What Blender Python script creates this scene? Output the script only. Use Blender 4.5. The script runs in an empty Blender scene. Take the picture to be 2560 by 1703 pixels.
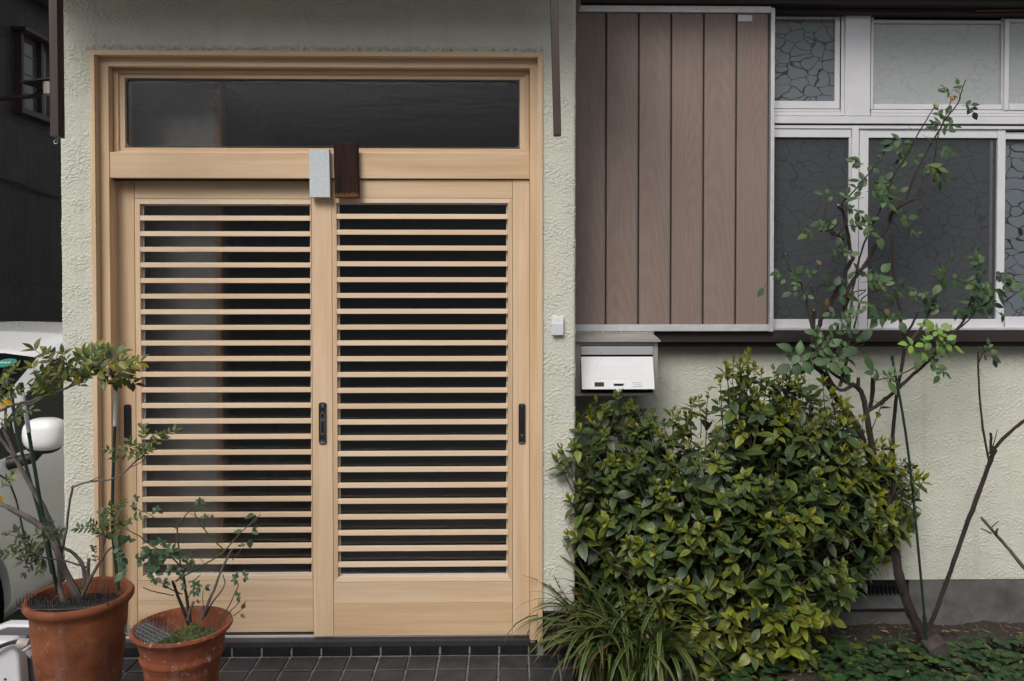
import bpy, bmesh, math, random
import numpy as np
from mathutils import Vector, Matrix
from mathutils.bvhtree import BVHTree

random.seed(7)
RNG = np.random.default_rng(7)
S = bpy.context.scene
COL = S.collection
R_ = math.radians

# ------------------------------------------------------------------ camera
CAM = Vector((0.0, -3.0, 1.39))
YAW, PITCH = R_(1.0), R_(1.0)
FPX, PX0, PY0 = 1991.1, 1318.0, 755.0            # focal length and principal point in photo pixels
cd = bpy.data.cameras.new('camera')
cam = bpy.data.objects.new('camera', cd)
COL.objects.link(cam)
cam.location = CAM
cam.rotation_euler = (R_(90) - PITCH, 0, -YAW)
cd.sensor_fit = 'HORIZONTAL'
cd.sensor_width = 36
cd.lens = FPX / 2560 * 36
cd.shift_x = (1280 - PX0) / 2560
cd.shift_y = (PY0 - 851.5) / 2560
cd.clip_start = 0.05
cd.clip_end = 400
S.camera = cam

# ------------------------------------------------------------------ world, sun, exposure
SUN_DIR = Vector((-0.40, -1.0, 1.02)).normalized()     # towards the sun
w = bpy.data.worlds.new('World')
S.world = w
w.use_nodes = True
nt = w.node_tree
nt.nodes.clear()
sky = nt.nodes.new('ShaderNodeTexSky')
sky.sky_type = 'NISHITA'
sky.sun_disc = False
sky.sun_elevation = math.asin(SUN_DIR.z)
sky.sun_rotation = math.atan2(SUN_DIR.x, SUN_DIR.y)
sky.air_density = 1.0
sky.dust_density = 5.0
sky.ozone_density = 1.0
hs = nt.nodes.new('ShaderNodeHueSaturation')
hs.inputs['Saturation'].default_value = 0.28            # thin cloud: a paler sky
bg = nt.nodes.new('ShaderNodeBackground')
bg.inputs['Strength'].default_value = 0.12
wo = nt.nodes.new('ShaderNodeOutputWorld')
nt.links.new(sky.outputs[0], hs.inputs['Color'])
nt.links.new(hs.outputs[0], bg.inputs[0])
nt.links.new(bg.outputs[0], wo.inputs[0])
sl = bpy.data.lights.new('sun', 'SUN')
sl.energy = 1.45
sl.angle = R_(24)
sl.color = (1.0, 0.95, 0.87)
so = bpy.data.objects.new('sun', sl)
COL.objects.link(so)
so.location = (-4, -6, 9)
so.rotation_euler = SUN_DIR.to_track_quat('Z', 'Y').to_euler()
S.view_settings.view_transform = 'Standard'
S.view_settings.look = 'None'
S.view_settings.gamma = 1
S.view_settings.use_curve_mapping = False
S.view_settings.exposure = 0.12

# ------------------------------------------------------------------ measuring helpers
_f = Vector((math.sin(YAW) * math.cos(PITCH), math.cos(YAW) * math.cos(PITCH), -math.sin(PITCH)))
_r = Vector((math.cos(YAW), -math.sin(YAW), 0))
_u = _r.cross(_f)

def P(px, py, Y):
    """world point on the vertical plane y = Y that was measured at photo pixel px, py"""
    d = _f + _r * ((px - PX0) / FPX) - _u * ((py - PY0) / FPX)
    t = (Y - CAM.y) / d.y
    return CAM + d * t

def XX(px, Y, py=800):
    return P(px, py, Y).x

def ZZ(py, Y, px=1000):
    return P(px, py, Y).z

def proj(p):
    d = Vector(p) - CAM
    k = d.dot(_f)
    return PX0 + FPX * d.dot(_r) / k, PY0 - FPX * d.dot(_u) / k, k

# ------------------------------------------------------------------ objects
ORG = {}

def reg(o, world, parent=None):
    ORG[o.name] = Vector(world)
    COL.objects.link(o)
    if parent is not None:
        o.parent = parent
        o.location = Vector(world) - ORG[parent.name]
    else:
        o.location = Vector(world)
    return o

def thing(name, label, cat, loc, group=None):
    o = bpy.data.objects.new(name, None)
    o.empty_display_size = 0.1
    reg(o, loc)
    o['label'] = label
    o['category'] = cat
    if group:
        o['group'] = group
    return o

def part(name, loc, parent):
    o = bpy.data.objects.new(name, None)
    o.empty_display_size = 0.05
    return reg(o, loc, parent)

def tag(o, label, cat, group=None):
    o['label'] = label
    o['category'] = cat
    if group:
        o['group'] = group
    return o

def structure(o):
    o['kind'] = 'structure'
    return o

def stuff(o):
    o['kind'] = 'stuff'
    return o

class MB:
    """collects geometry in world coordinates, builds one mesh object"""
    def __init__(self):
        self.v = []
        self.f = []
        self.fm = []

    def add(self, vs, fs, mi=0):
        b = len(self.v)
        self.v += [tuple(p) for p in vs]
        self.f += [tuple(i + b for i in f) for f in fs]
        self.fm += [mi] * len(fs)
        return self

    def box(self, x0, x1, y0, y1, z0, z1, mi=0, M=None):
        x0, x1 = min(x0, x1), max(x0, x1)
        y0, y1 = min(y0, y1), max(y0, y1)
        z0, z1 = min(z0, z1), max(z0, z1)
        vs = [(x0, y0, z0), (x1, y0, z0), (x1, y1, z0), (x0, y1, z0),
              (x0, y0, z1), (x1, y0, z1), (x1, y1, z1), (x0, y1, z1)]
        if M is not None:
            vs = [M @ Vector(v) for v in vs]
        fs = [(3, 2, 1, 0), (4, 5, 6, 7), (0, 1, 5, 4), (1, 2, 6, 5), (2, 3, 7, 6), (3, 0, 4, 7)]
        return self.add(vs, fs, mi)

    def prism(self, poly, y0, y1, mi=0):
        """polygon in (x, z), counter-clockwise seen from the camera, extruded from y0 (front) to y1"""
        n = len(poly)
        vs = [(x, y0, z) for x, z in poly] + [(x, y1, z) for x, z in poly]
        fs = [tuple(range(n)), tuple(range(2 * n - 1, n - 1, -1))]
        fs += [(i, i + n, (i + 1) % n + n, (i + 1) % n) for i in range(n)]
        return self.add(vs, fs, mi)

    def tube(self, pts, rad, n=8, mi=0, cap=True):
        pts = [Vector(p) for p in pts]
        if not hasattr(rad, '__len__'):
            rad = [rad] * len(pts)
        prev = None
        b = len(self.v)
        for i, p in enumerate(pts):
            if i == 0:
                t = pts[1] - p
            elif i == len(pts) - 1:
                t = p - pts[i - 1]
            else:
                t = pts[i + 1] - pts[i - 1]
            t = t.normalized() if t.length > 1e-9 else Vector((0, 0, 1))
            if prev is None:
                a = Vector((1, 0, 0)) if abs(t.x) < 0.8 else Vector((0, 1, 0))
                nrm = t.cross(a).normalized()
            else:
                nrm = (prev - t * prev.dot(t)).normalized()
            prev = nrm
            bi = t.cross(nrm)
            for k in range(n):
                an = 2 * math.pi * k / n
                self.v.append(tuple(p + (nrm * math.cos(an) + bi * math.sin(an)) * rad[i]))
        for i in range(len(pts) - 1):
            for k in range(n):
                a = b + i * n + k
                c = b + i * n + (k + 1) % n
                self.f.append((a, c, c + n, a + n))
                self.fm.append(mi)
        if cap:
            self.f.append(tuple(b + k for k in range(n - 1, -1, -1)))
            self.fm.append(mi)
            e = b + (len(pts) - 1) * n
            self.f.append(tuple(e + k for k in range(n)))
            self.fm.append(mi)
        return self

    def lathe(self, prof, c, n=48, mi=0):
        b = len(self.v)
        for r, z in prof:
            for k in range(n):
                a = 2 * math.pi * k / n
                self.v.append((c[0] + r * math.cos(a), c[1] + r * math.sin(a), c[2] + z))
        for i in range(len(prof) - 1):
            for k in range(n):
                p, q = b + i * n + k, b + i * n + (k + 1) % n
                self.f.append((p, q, q + n, p + n))
                self.fm.append(mi)
        return self

    def build(self, name, mats, parent=None, bevel=0, seg=2, smooth=False, at=None):
        if not isinstance(mats, (list, tuple)):
            mats = [mats]
        a = np.array(self.v, dtype=float)
        c = Vector(((a[:, 0].min() + a[:, 0].max()) / 2, (a[:, 1].min() + a[:, 1].max()) / 2, a[:, 2].min())) if at is None else Vector(at)
        me = bpy.data.meshes.new(name)
        me.from_pydata((a - np.array(c)).tolist(), [], self.f)
        for m in mats:
            me.materials.append(m)
        if len(mats) > 1:
            me.polygons.foreach_set('material_index', self.fm)
        if bevel:
            bm = bmesh.new()
            bm.from_mesh(me)
            bmesh.ops.bevel(bm, geom=[e for e in bm.edges if len(e.link_faces) == 2 and e.calc_face_angle(0) > 0.6],
                            offset=bevel, segments=seg, profile=0.6, affect='EDGES', clamp_overlap=True)
            bm.to_mesh(me)
            bm.free()
        if smooth:
            me.polygons.foreach_set('use_smooth', [True] * len(me.polygons))
            try:
                me.set_sharp_from_angle(angle=R_(40))
            except Exception:
                pass
        me.update()
        o = bpy.data.objects.new(name, me)
        return reg(o, c, parent)

def box(name, mat, parent, x0, x1, y0, y1, z0, z1, bevel=0.0012):
    return MB().box(x0, x1, y0, y1, z0, z1).build(name, mat, parent, bevel=bevel)

# ------------------------------------------------------------------ materials
def N(nt, typ, **kw):
    n = nt.nodes.new('ShaderNode' + typ)
    for k, v in kw.items():
        if k.startswith('_'):
            setattr(n, k[1:], v)
        else:
            key = int(k[1:]) if k[0] == 'i' and k[1:].isdigit() else k.replace('__', ' ')
            if hasattr(v, 'is_output'):
                nt.links.new(v, n.inputs[key])
            else:
                n.inputs[key].default_value = v
    return n

def newmat(name, rough=0.5, color=(0.5, 0.5, 0.5), metal=0.0, spec=0.5):
    m = bpy.data.materials.new(name)
    m.use_nodes = True
    t = m.node_tree
    b = t.nodes['Principled BSDF']
    b.inputs['Base Color'].default_value = (*color, 1)
    b.inputs['Roughness'].default_value = rough
    b.inputs['Metallic'].default_value = metal
    b.inputs['Specular IOR Level'].default_value = spec
    return m, t, b

def ramp(t, fac, stops, interp='LINEAR'):
    r = N(t, 'ValToRGB', Fac=fac)
    r.color_ramp.interpolation = interp
    while len(r.color_ramp.elements) < len(stops):
        r.color_ramp.elements.new(0.5)
    for e, (p, c) in zip(r.color_ramp.elements, stops):
        e.position = p
        e.color = (*c, 1) if len(c) == 3 else c
    return r.outputs['Color']

def mixc(t, fac, a, b, mode='MIX'):
    n = t.nodes.new('ShaderNodeMix')
    n.data_type = 'RGBA'
    n.blend_type = mode
    for s, v in ((n.inputs[0], fac), (n.inputs[6], a), (n.inputs[7], b)):
        if hasattr(v, 'is_output'):
            t.links.new(v, s)
        elif isinstance(v, (tuple, list)):
            s.default_value = (*v, 1) if len(v) == 3 else v
        else:
            s.default_value = v
    return n.outputs[2]

def math_(t, op, a, b=0.0, c=0.0):
    n = t.nodes.new('ShaderNodeMath')
    n.operation = op
    for s, v in zip(n.inputs, (a, b, c)):
        if hasattr(v, 'is_output'):
            t.links.new(v, s)
        else:
            s.default_value = v
    return n.outputs[0]

def coords(t, scale=(1, 1, 1), rand=True, world=False):
    if world:
        src = N(t, 'NewGeometry').outputs['Position']
    else:
        src = N(t, 'TexCoord').outputs['Object']
    if rand:
        oi = N(t, 'ObjectInfo')
        k = math_(t, 'MULTIPLY', oi.outputs['Random'], 53.0)
        src = N(t, 'VectorMath', _operation='ADD', i0=src, i1=k).outputs[0]
    return N(t, 'Mapping', Vector=src, Scale=scale).outputs[0]

def noise(t, vec, scale, detail=4, rough=0.55, dist=0.0):
    return N(t, 'TexNoise', Vector=vec, Scale=scale, Detail=detail, Roughness=rough, Distortion=dist).outputs['Fac']

def bump(t, b, h, strength=0.3, dist=0.002):
    n = N(t, 'Bump', Height=h, Strength=strength, Distance=dist)
    t.links.new(n.outputs[0], b.inputs['Normal'])
    return n

MT = {}

def wood(name, axis, light, dark, rough=0.45, contrast=1.0):
    m, t, b = newmat(name, rough)
    sc = [9, 9, 9]
    sc['xyz'.index(axis)] = 0.55
    v = coords(t, sc)
    n1 = noise(t, v, 3.2, 5, 0.6, 0.15)
    sc2 = [90, 90, 90]
    sc2['xyz'.index(axis)] = 1.6
    n2 = noise(t, coords(t, sc2), 2.0, 3, 0.6)
    f = math_(t, 'ADD', math_(t, 'MULTIPLY', n1, 0.72), math_(t, 'MULTIPLY', n2, 0.28))
    mid = tuple((a_ + b_) / 2 for a_, b_ in zip(light, dark))
    pale = tuple(x * 0.96 + 0.03 * (light[0] > 0.3) for x in light)
    c = ramp(t, f, [(0.5 - 0.16 / contrast, dark), (0.49, mid), (0.5 + 0.10 / contrast, light), (0.5 + 0.2 / contrast, pale)])
    gs = noise(t, coords(t, sc), 1.1, 2, 0.5)
    c = c if 'hinoki' not in name else mixc(t, N(t, 'MapRange', Value=gs, From__Min=0.52, From__Max=0.72, To__Max=0.25).outputs[0], c, (0.52, 0.42, 0.32))
    oi = N(t, 'ObjectInfo').outputs['Random']
    h = N(t, 'HueSaturation', Color=c, Value=math_(t, 'MULTIPLY_ADD', oi, 0.10, 0.95),
          Saturation=math_(t, 'MULTIPLY_ADD', oi, -0.10, 1.04))
    t.links.new(h.outputs[0], b.inputs['Base Color'])
    bump(t, b, n2, 0.12, 0.0008)
    MT[name] = m

HL, HD = (0.650, 0.475, 0.312), (0.530, 0.358, 0.212)
wood('hinoki_across', 'x', HL, HD)
wood('hinoki_up', 'z', HL, HD)
SLL, SLD = (0.715, 0.555, 0.400), (0.650, 0.485, 0.330)
wood('slat_wood', 'x', SLL, SLD, 0.42)
wood('dark_bar_wood', 'z', (0.048, 0.029, 0.022), (0.016, 0.011, 0.010), 0.6)
wood('sill_board_brown', 'x', (0.026, 0.018, 0.017), (0.012, 0.009, 0.009), 0.55)

def mk_stucco():
    m, t, b = newmat('stucco', 0.82, (0.5, 0.5, 0.43), spec=0.25)
    v = coords(t, rand=False, world=True)
    n1 = noise(t, v, 1.6, 4, 0.6)
    n2 = noise(t, v, 55, 4, 0.6)
    c = ramp(t, n1, [(0.3, (0.520, 0.525, 0.458)), (0.7, (0.578, 0.580, 0.508))])
    c = mixc(t, math_(t, 'MULTIPLY', n2, 0.14), c, (0.40, 0.40, 0.34))
    # streaks of grime washed down the wall
    vs = coords(t, (22, 22, 0.8), rand=False, world=True)
    st = noise(t, vs, 1.0, 3, 0.6)
    stf = N(t, 'MapRange', Value=st, From__Min=0.56, From__Max=0.8, To__Min=0.0, To__Max=0.22).outputs[0]
    c = mixc(t, stf, c, (0.30, 0.29, 0.23))
    # dark mould specks along the top edge of the door casing
    pos = N(t, 'SeparateXYZ', Vector=N(t, 'NewGeometry').outputs['Position'])
    band = N(t, 'MapRange', Value=math_(t, 'ABSOLUTE', math_(t, 'SUBTRACT', pos.outputs['Z'], ZZ(124, 0))),
             From__Min=0.002, From__Max=0.016, To__Min=0.7, To__Max=0.0).outputs[0]
    band = math_(t, 'MULTIPLY', band, math_(t, 'LESS_THAN', pos.outputs['Y'], 0.1))
    band = math_(t, 'MULTIPLY', band, math_(t, 'LESS_THAN', math_(t, 'ABSOLUTE', math_(t, 'SUBTRACT', pos.outputs['X'], XX(792, 0))), 0.85))
    sp = N(t, 'MapRange', Value=noise(t, v, 60, 4, 0.7), From__Min=0.42, From__Max=0.66).outputs[0]
    c = mixc(t, math_(t, 'MULTIPLY', band, sp), c, (0.06, 0.06, 0.045))
    t.links.new(c, b.inputs['Base Color'])
    bump(t, b, noise(t, v, 190, 4, 0.65), 0.5, 0.0014)
    MT['stucco'] = m
mk_stucco()

def simple(name, color, rough, metal=0.0, spec=0.5, var=0.12, scale=30, bumps=0.0, bscale=200, coat=0.0):
    m, t, b = newmat(name, rough, color, metal, spec)
    v = coords(t)
    n1 = noise(t, v, scale, 4, 0.6)
    hi = tuple(min(1, c * (1 + var)) for c in color)
    lo = tuple(c * (1 - var) for c in color)
    t.links.new(ramp(t, n1, [(0.3, lo), (0.7, hi)]), b.inputs['Base Color'])
    rr = N(t, 'MapRange', Value=noise(t, v, scale * 2.3, 3, 0.6), From__Min=0.3, From__Max=0.7,
           To__Min=max(0, rough - 0.07), To__Max=min(1, rough + 0.07)).outputs[0]
    t.links.new(rr, b.inputs['Roughness'])
    if bumps:
        bump(t, b, noise(t, v, bscale, 3, 0.6), bumps, 0.001)
    if coat:
        b.inputs['Coat Weight'].default_value = coat
        b.inputs['Coat Roughness'].default_value = 0.05
    MT[name] = m
    return m

simple('aluminium', (0.58, 0.58, 0.60), 0.36, 0.35, var=0.06, scale=14)
simple('aluminium_trim', (0.56, 0.56, 0.58), 0.45, 0.3, var=0.10, scale=25)
simple('white_sash', (0.60, 0.60, 0.635), 0.42, 0.1, var=0.05, scale=8)
simple('gap_black', (0.012, 0.011, 0.011), 0.7)
simple('rubber', (0.10, 0.095, 0.08), 0.7)
simple('black_tile', (0.011, 0.011, 0.012), 0.40, spec=0.4, var=0.35, scale=18, bumps=0.15, bscale=60)
simple('floor_tile', (0.033, 0.034, 0.038), 0.5, spec=0.4, var=0.35, scale=16, bumps=0.25, bscale=80)
simple('grout', (0.155, 0.155, 0.158), 0.9, var=0.45, scale=40, bumps=0.4, bscale=300)
simple('concrete', (0.105, 0.104, 0.102), 0.9, var=0.35, scale=9, bumps=0.4, bscale=120)
simple('sill_metal', (0.036, 0.036, 0.038), 0.5, 0.3, var=0.2, scale=40)
simple('stone_grey', (0.50, 0.54, 0.57), 0.75, var=0.10, scale=160, bumps=0.15, bscale=300)
simple('handle_black', (0.028, 0.028, 0.032), 0.35, 0.4, var=0.3, scale=80)
simple('handle_silver', (0.42, 0.42, 0.43), 0.35, 0.8, var=0.2, scale=120)
simple('plastic_white', (0.74, 0.74, 0.76), 0.35, var=0.03)
simple('plastic_grey_blue', (0.58, 0.60, 0.66), 0.35, var=0.03)
simple('print_grey', (0.50, 0.50, 0.52), 0.5, var=0.05)
simple('steel', (0.36, 0.34, 0.32), 0.40, 0.35, var=0.15, scale=7)
simple('steel_bright', (0.56, 0.57, 0.60), 0.33, 0.5, var=0.08, scale=5)
simple('box_door_white', (0.66, 0.66, 0.69), 0.3, 0.0, var=0.02)
simple('box_emboss', (0.62, 0.62, 0.65), 0.35, 0.0, var=0.02)
simple('soil', (0.035, 0.027, 0.020), 0.95, var=0.6, scale=60, bumps=1.0, bscale=160)
simple('bounce_pavement', (0.25, 0.235, 0.21), 0.9, var=0.3, scale=120, bumps=0.4, bscale=300)  # unseen road, made pale and warm to bounce light up the wall
simple('driveway_concrete', (0.30, 0.295, 0.285), 0.9, var=0.25, scale=12, bumps=0.3, bscale=200)
simple('stake_green', (0.010, 0.030, 0.022), 0.45, var=0.25, scale=40)
simple('stake_tape', (0.52, 0.55, 0.57), 0.45, var=0.18, scale=60)
simple('mat_black', (0.014, 0.014, 0.016), 0.5)
simple('mat_grey', (0.16, 0.16, 0.17), 0.5, var=0.3, scale=90)
simple('corrugated_black', (0.022, 0.019, 0.021), 0.5, 0.1, var=0.35, scale=3)
simple('neighbour_frame', (0.030, 0.016, 0.018), 0.5, var=0.3)
simple('neighbour_glass', (0.055, 0.060, 0.058), 0.12, var=0.4, scale=4)
simple('gutter_grey', (0.20, 0.19, 0.18), 0.6)
simple('car_white', (0.80, 0.81, 0.82), 0.22, 0.0, var=0.01, coat=0.8)
simple('car_glass', (0.006, 0.007, 0.008), 0.05, spec=0.5, var=0.1)
simple('car_black', (0.010, 0.010, 0.011), 0.6)
simple('tyre', (0.018, 0.018, 0.018), 0.8)
simple('rim_silver', (0.45, 0.45, 0.46), 0.3, 0.8)
simple('sticker_green', (0.03, 0.22, 0.17), 0.5, var=0.1)
simple('reel_white', (0.62, 0.62, 0.66), 0.4, var=0.04)
simple('reel_grey', (0.10, 0.10, 0.11), 0.5)
simple('nozzle_grey', (0.42, 0.38, 0.36), 0.4, var=0.08)
simple('planter_pink', (0.25, 0.13, 0.11), 0.6)
simple('interior_wall', (0.40, 0.39, 0.37), 0.9)
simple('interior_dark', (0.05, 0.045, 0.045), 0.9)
simple('interior_post', (0.36, 0.21, 0.12), 0.6)
simple('opposite_wall', (0.50, 0.50, 0.50), 0.9)
simple('opposite_roof', (0.06, 0.06, 0.065), 0.8)
simple('canopy_wood', (0.26, 0.175, 0.11), 0.7, var=0.2)  # unseen canopy underside, lightened to bounce warm light onto the wall top
simple('red_pipe', (0.15, 0.015, 0.012), 0.4)
simple('label_silver', (0.45, 0.45, 0.45), 0.4, 0.4, var=0.6, scale=300)
simple('stone_brown', (0.055, 0.044, 0.038), 0.9, var=0.35, scale=20, bumps=0.6, bscale=90)
simple('cane_cut', (0.45, 0.36, 0.25), 0.8)
simple('flower_dry', (0.32, 0.20, 0.07), 0.7, var=0.3)
simple('flower_bud', (0.30, 0.32, 0.14), 0.6, var=0.3)
simple('moss', (0.045, 0.075, 0.018), 0.95, var=0.5, scale=80, bumps=0.8, bscale=200)
simple('straw', (0.24, 0.17, 0.10), 0.8, var=0.3)
simple('flower_white', (0.65, 0.60, 0.48), 0.7)

def bark(name, a, c, scale=40, rough=0.85):
    m, t, b = newmat(name, rough, spec=0.3)
    v = coords(t, (1, 1, 0.25), rand=False)
    n1 = noise(t, v, scale, 5, 0.65)
    n3 = noise(t, coords(t, rand=False), 6, 2, 0.5)
    f = math_(t, 'ADD', math_(t, 'MULTIPLY', n1, 0.6), math_(t, 'MULTIPLY', n3, 0.4))
    t.links.new(ramp(t, f, [(0.35, a), (0.65, c)]), b.inputs['Base Color'])
    bump(t, b, noise(t, v, scale * 3, 4, 0.7), 0.6, 0.0015)
    MT[name] = m
bark('bark_rose', (0.016, 0.011, 0.011), (0.055, 0.040, 0.037))
bark('bark_rose_green', (0.030, 0.040, 0.018), (0.075, 0.070, 0.040))
bark('bark_red', (0.055, 0.018, 0.020), (0.10, 0.040, 0.036))
bark('bark_grey', (0.075, 0.064, 0.062), (0.19, 0.165, 0.155))
bark('bark_twig_green', (0.05, 0.06, 0.025), (0.11, 0.11, 0.05))
bark('bark_shrub', (0.035, 0.030, 0.018), (0.10, 0.085, 0.05))

def mk_terracotta(name, base, dark, bloom):
    m, t, b = newmat(name, 0.8, base, spec=0.25)
    v = coords(t, rand=False)
    n1 = noise(t, v, 7, 5, 0.6)
    c = ramp(t, n1, [(0.32, dark), (0.62, base)])
    # vertical runs of lime
    vs = coords(t, (16, 16, 2.2), rand=False)
    s = N(t, 'MapRange', Value=noise(t, vs, 1.6, 3, 0.5), From__Min=0.56, From__Max=0.72, To__Max=0.35).outputs[0]
    c = mixc(t, s, c, (0.24, 0.17, 0.15))
    o = N(t, 'MapRange', Value=noise(t, v, 11, 4, 0.65), From__Min=0.60, From__Max=0.66, To__Max=0.55).outputs[0]
    c = mixc(t, o, c, (0.33, 0.135, 0.042))
    w_ = N(t, 'MapRange', Value=noise(t, v, 42, 5, 0.7), From__Min=0.60, From__Max=0.74, To__Max=bloom).outputs[0]
    c = mixc(t, w_, c, (0.50, 0.42, 0.36))
    t.links.new(c, b.inputs['Base Color'])
    bump(t, b, noise(t, v, 120, 4, 0.6), 0.25, 0.001)
    MT[name] = m
mk_terracotta('terracotta', (0.265, 0.090, 0.039), (0.110, 0.036, 0.019), 0.35)
mk_terracotta('terracotta_red', (0.245, 0.072, 0.036), (0.115, 0.034, 0.019), 1.0)

def mk_charred():
    m, t, b = newmat('charred_wood', 0.62, spec=0.15)
    v = coords(t, (26, 26, 2.2), rand=False)
    n1 = noise(t, v, 2.2, 5, 0.6, 0.6)
    c = ramp(t, n1, [(0.3, (0.004, 0.002, 0.0018)), (0.7, (0.032, 0.011, 0.006))])
    pos = N(t, 'SeparateXYZ', Vector=N(t, 'TexCoord').outputs['Object'])
    e = math_(t, 'MULTIPLY_ADD', noise(t, coords(t, (120, 120, 6), rand=False), 1.0, 2), 0.030, -0.004)
    f = N(t, 'MapRange', Value=math_(t, 'SUBTRACT', pos.outputs['Z'], e), From__Min=0.0, From__Max=0.010, To__Min=0.75, To__Max=0.0).outputs[0]
    c = mixc(t, f, c, (0.16, 0.062, 0.028))
    t.links.new(c, b.inputs['Base Color'])
    bump(t, b, n1, 0.4, 0.002)
    MT['charred_wood'] = m
mk_charred()

def mk_shutter():
    m, t, b = newmat('shutter_board', 0.5, spec=0.35)
    oi = N(t, 'ObjectInfo').outputs['Random']
    src = N(t, 'TexCoord').outputs['Object']
    off = N(t, 'CombineXYZ', X=math_(t, 'MULTIPLY_ADD', oi, 0.05, -0.025), Y=0.0, Z=math_(t, 'MULTIPLY', oi, 3.0))
    v = N(t, 'VectorMath', _operation='ADD', i0=src, i1=off.outputs[0]).outputs[0]
    # cathedral figure: rings stretched along the board, bent by slow noise
    sv = N(t, 'Mapping', Vector=v, Scale=(1.0, 1.0, 0.055)).outputs[0]
    nz = N(t, 'TexNoise', Vector=N(t, 'Mapping', Vector=v, Scale=(6, 6, 1.2)).outputs[0], Scale=1.0, Detail=2)
    nz2 = N(t, 'VectorMath', _operation='SCALE', i0=N(t, 'VectorMath', _operation='SUBTRACT', i0=nz.outputs['Color'], i1=(0.5, 0.5, 0.5)).outputs[0])
    nz2.inputs['Scale'].default_value = 0.055
    vv = N(t, 'VectorMath', _operation='ADD', i0=sv, i1=nz2.outputs[0]).outputs[0]
    wv = N(t, 'TexWave', Vector=vv, Scale=42.0, Distortion=1.2, Detail=2, _wave_type='RINGS', _rings_direction='Y').outputs['Fac']
    g = noise(t, N(t, 'Mapping', Vector=v, Scale=(260, 260, 5)).outputs[0], 1.0, 3, 0.6)
    big = noise(t, N(t, 'Mapping', Vector=v, Scale=(3, 3, 1.3)).outputs[0], 1.0, 3, 0.55)
    f = math_(t, 'ADD', math_(t, 'MULTIPLY', wv, 0.09), math_(t, 'ADD', math_(t, 'MULTIPLY', g, 0.45), math_(t, 'MULTIPLY', big, 0.33)))
    c = ramp(t, f, [(0.30, (0.185, 0.137, 0.118)), (0.68, (0.265, 0.206, 0.182))])
    blo = N(t, 'MapRange', Value=noise(t, N(t, 'Mapping', Vector=v, Scale=(7, 7, 5)).outputs[0], 1.0, 4, 0.6), From__Min=0.54, From__Max=0.75, To__Max=0.45).outputs[0]
    c = mixc(t, blo, c, (0.20, 0.150, 0.105))
    t.links.new(c, b.inputs['Base Color'])
    bump(t, b, g, 0.10, 0.0006)
    MT['shutter_board'] = m
mk_shutter()

def mk_pattern_glass(name, base, line, rough, contrast):
    m, t, b = newmat(name, rough, base, spec=0.5)
    v = coords(t, rand=False, world=True)
    v = N(t, 'Mapping', Vector=v, Scale=(14.5, 0.0, 20.5)).outputs[0]
    nz = N(t, 'TexNoise', Vector=v, Scale=0.9, Detail=0)
    d = N(t, 'VectorMath', _operation='SCALE', i0=N(t, 'VectorMath', _operation='SUBTRACT', i0=nz.outputs['Color'], i1=(0.5, 0.5, 0.5)).outputs[0])
    d.inputs['Scale'].default_value = 0.75
    v2 = N(t, 'VectorMath', _operation='ADD', i0=v, i1=d.outputs[0]).outputs[0]
    vo = N(t, 'TexVoronoi', Vector=v2, Scale=1.0, _feature='DISTANCE_TO_EDGE', Randomness=0.85).outputs['Distance']
    wd = N(t, 'MapRange', Value=noise(t, v, 2.0, 1), From__Min=0.3, From__Max=0.7, To__Min=0.014, To__Max=0.040).outputs[0]
    ln = N(t, 'MapRange', Value=vo, From__Min=math_(t, 'MULTIPLY', wd, 0.6), From__Max=math_(t, 'MULTIPLY', wd, 1.5), To__Min=1.0, To__Max=0.0).outputs[0]
    ci = N(t, 'TexVoronoi', Vector=v2, Scale=1.0, _feature='F1', Randomness=0.85).outputs['Color']
    cb = mixc(t, 0.03, (*base, 1), ci, 'SOFT_LIGHT')
    c = mixc(t, math_(t, 'MULTIPLY', ln, contrast), cb, (*line, 1))
    t.links.new(c, b.inputs['Base Color'])
    hgt = N(t, 'MapRange', Value=vo, From__Min=0.0, From__Max=0.12).outputs[0]
    bump(t, b, math_(t, 'ADD', math_(t, 'MULTIPLY', hgt, 0.4), math_(t, 'MULTIPLY', noise(t, v, 9, 2), 0.15)), 0.12, 0.002)
    MT[name] = m
mk_pattern_glass('figured_glass', (0.120, 0.140, 0.158), (0.010, 0.011, 0.013), 0.30, 1.0)
mk_pattern_glass('figured_glass_sky_tint', (0.340, 0.365, 0.370), (0.250, 0.270, 0.275), 0.08, 0.4)  # sky reflection on the upper panes painted in as a pale base

def mk_screen():
    m, t, b = newmat('insect_screen', 0.8, (0.070, 0.076, 0.084), spec=0.2)
    o = t.nodes['Material Output']
    tr = N(t, 'BsdfTransparent')
    mx = N(t, 'MixShader', Fac=0.40, i1=tr.outputs[0], i2=b.outputs[0])
    t.links.new(mx.outputs[0], o.inputs[0])
    MT['insect_screen'] = m
mk_screen()

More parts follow.
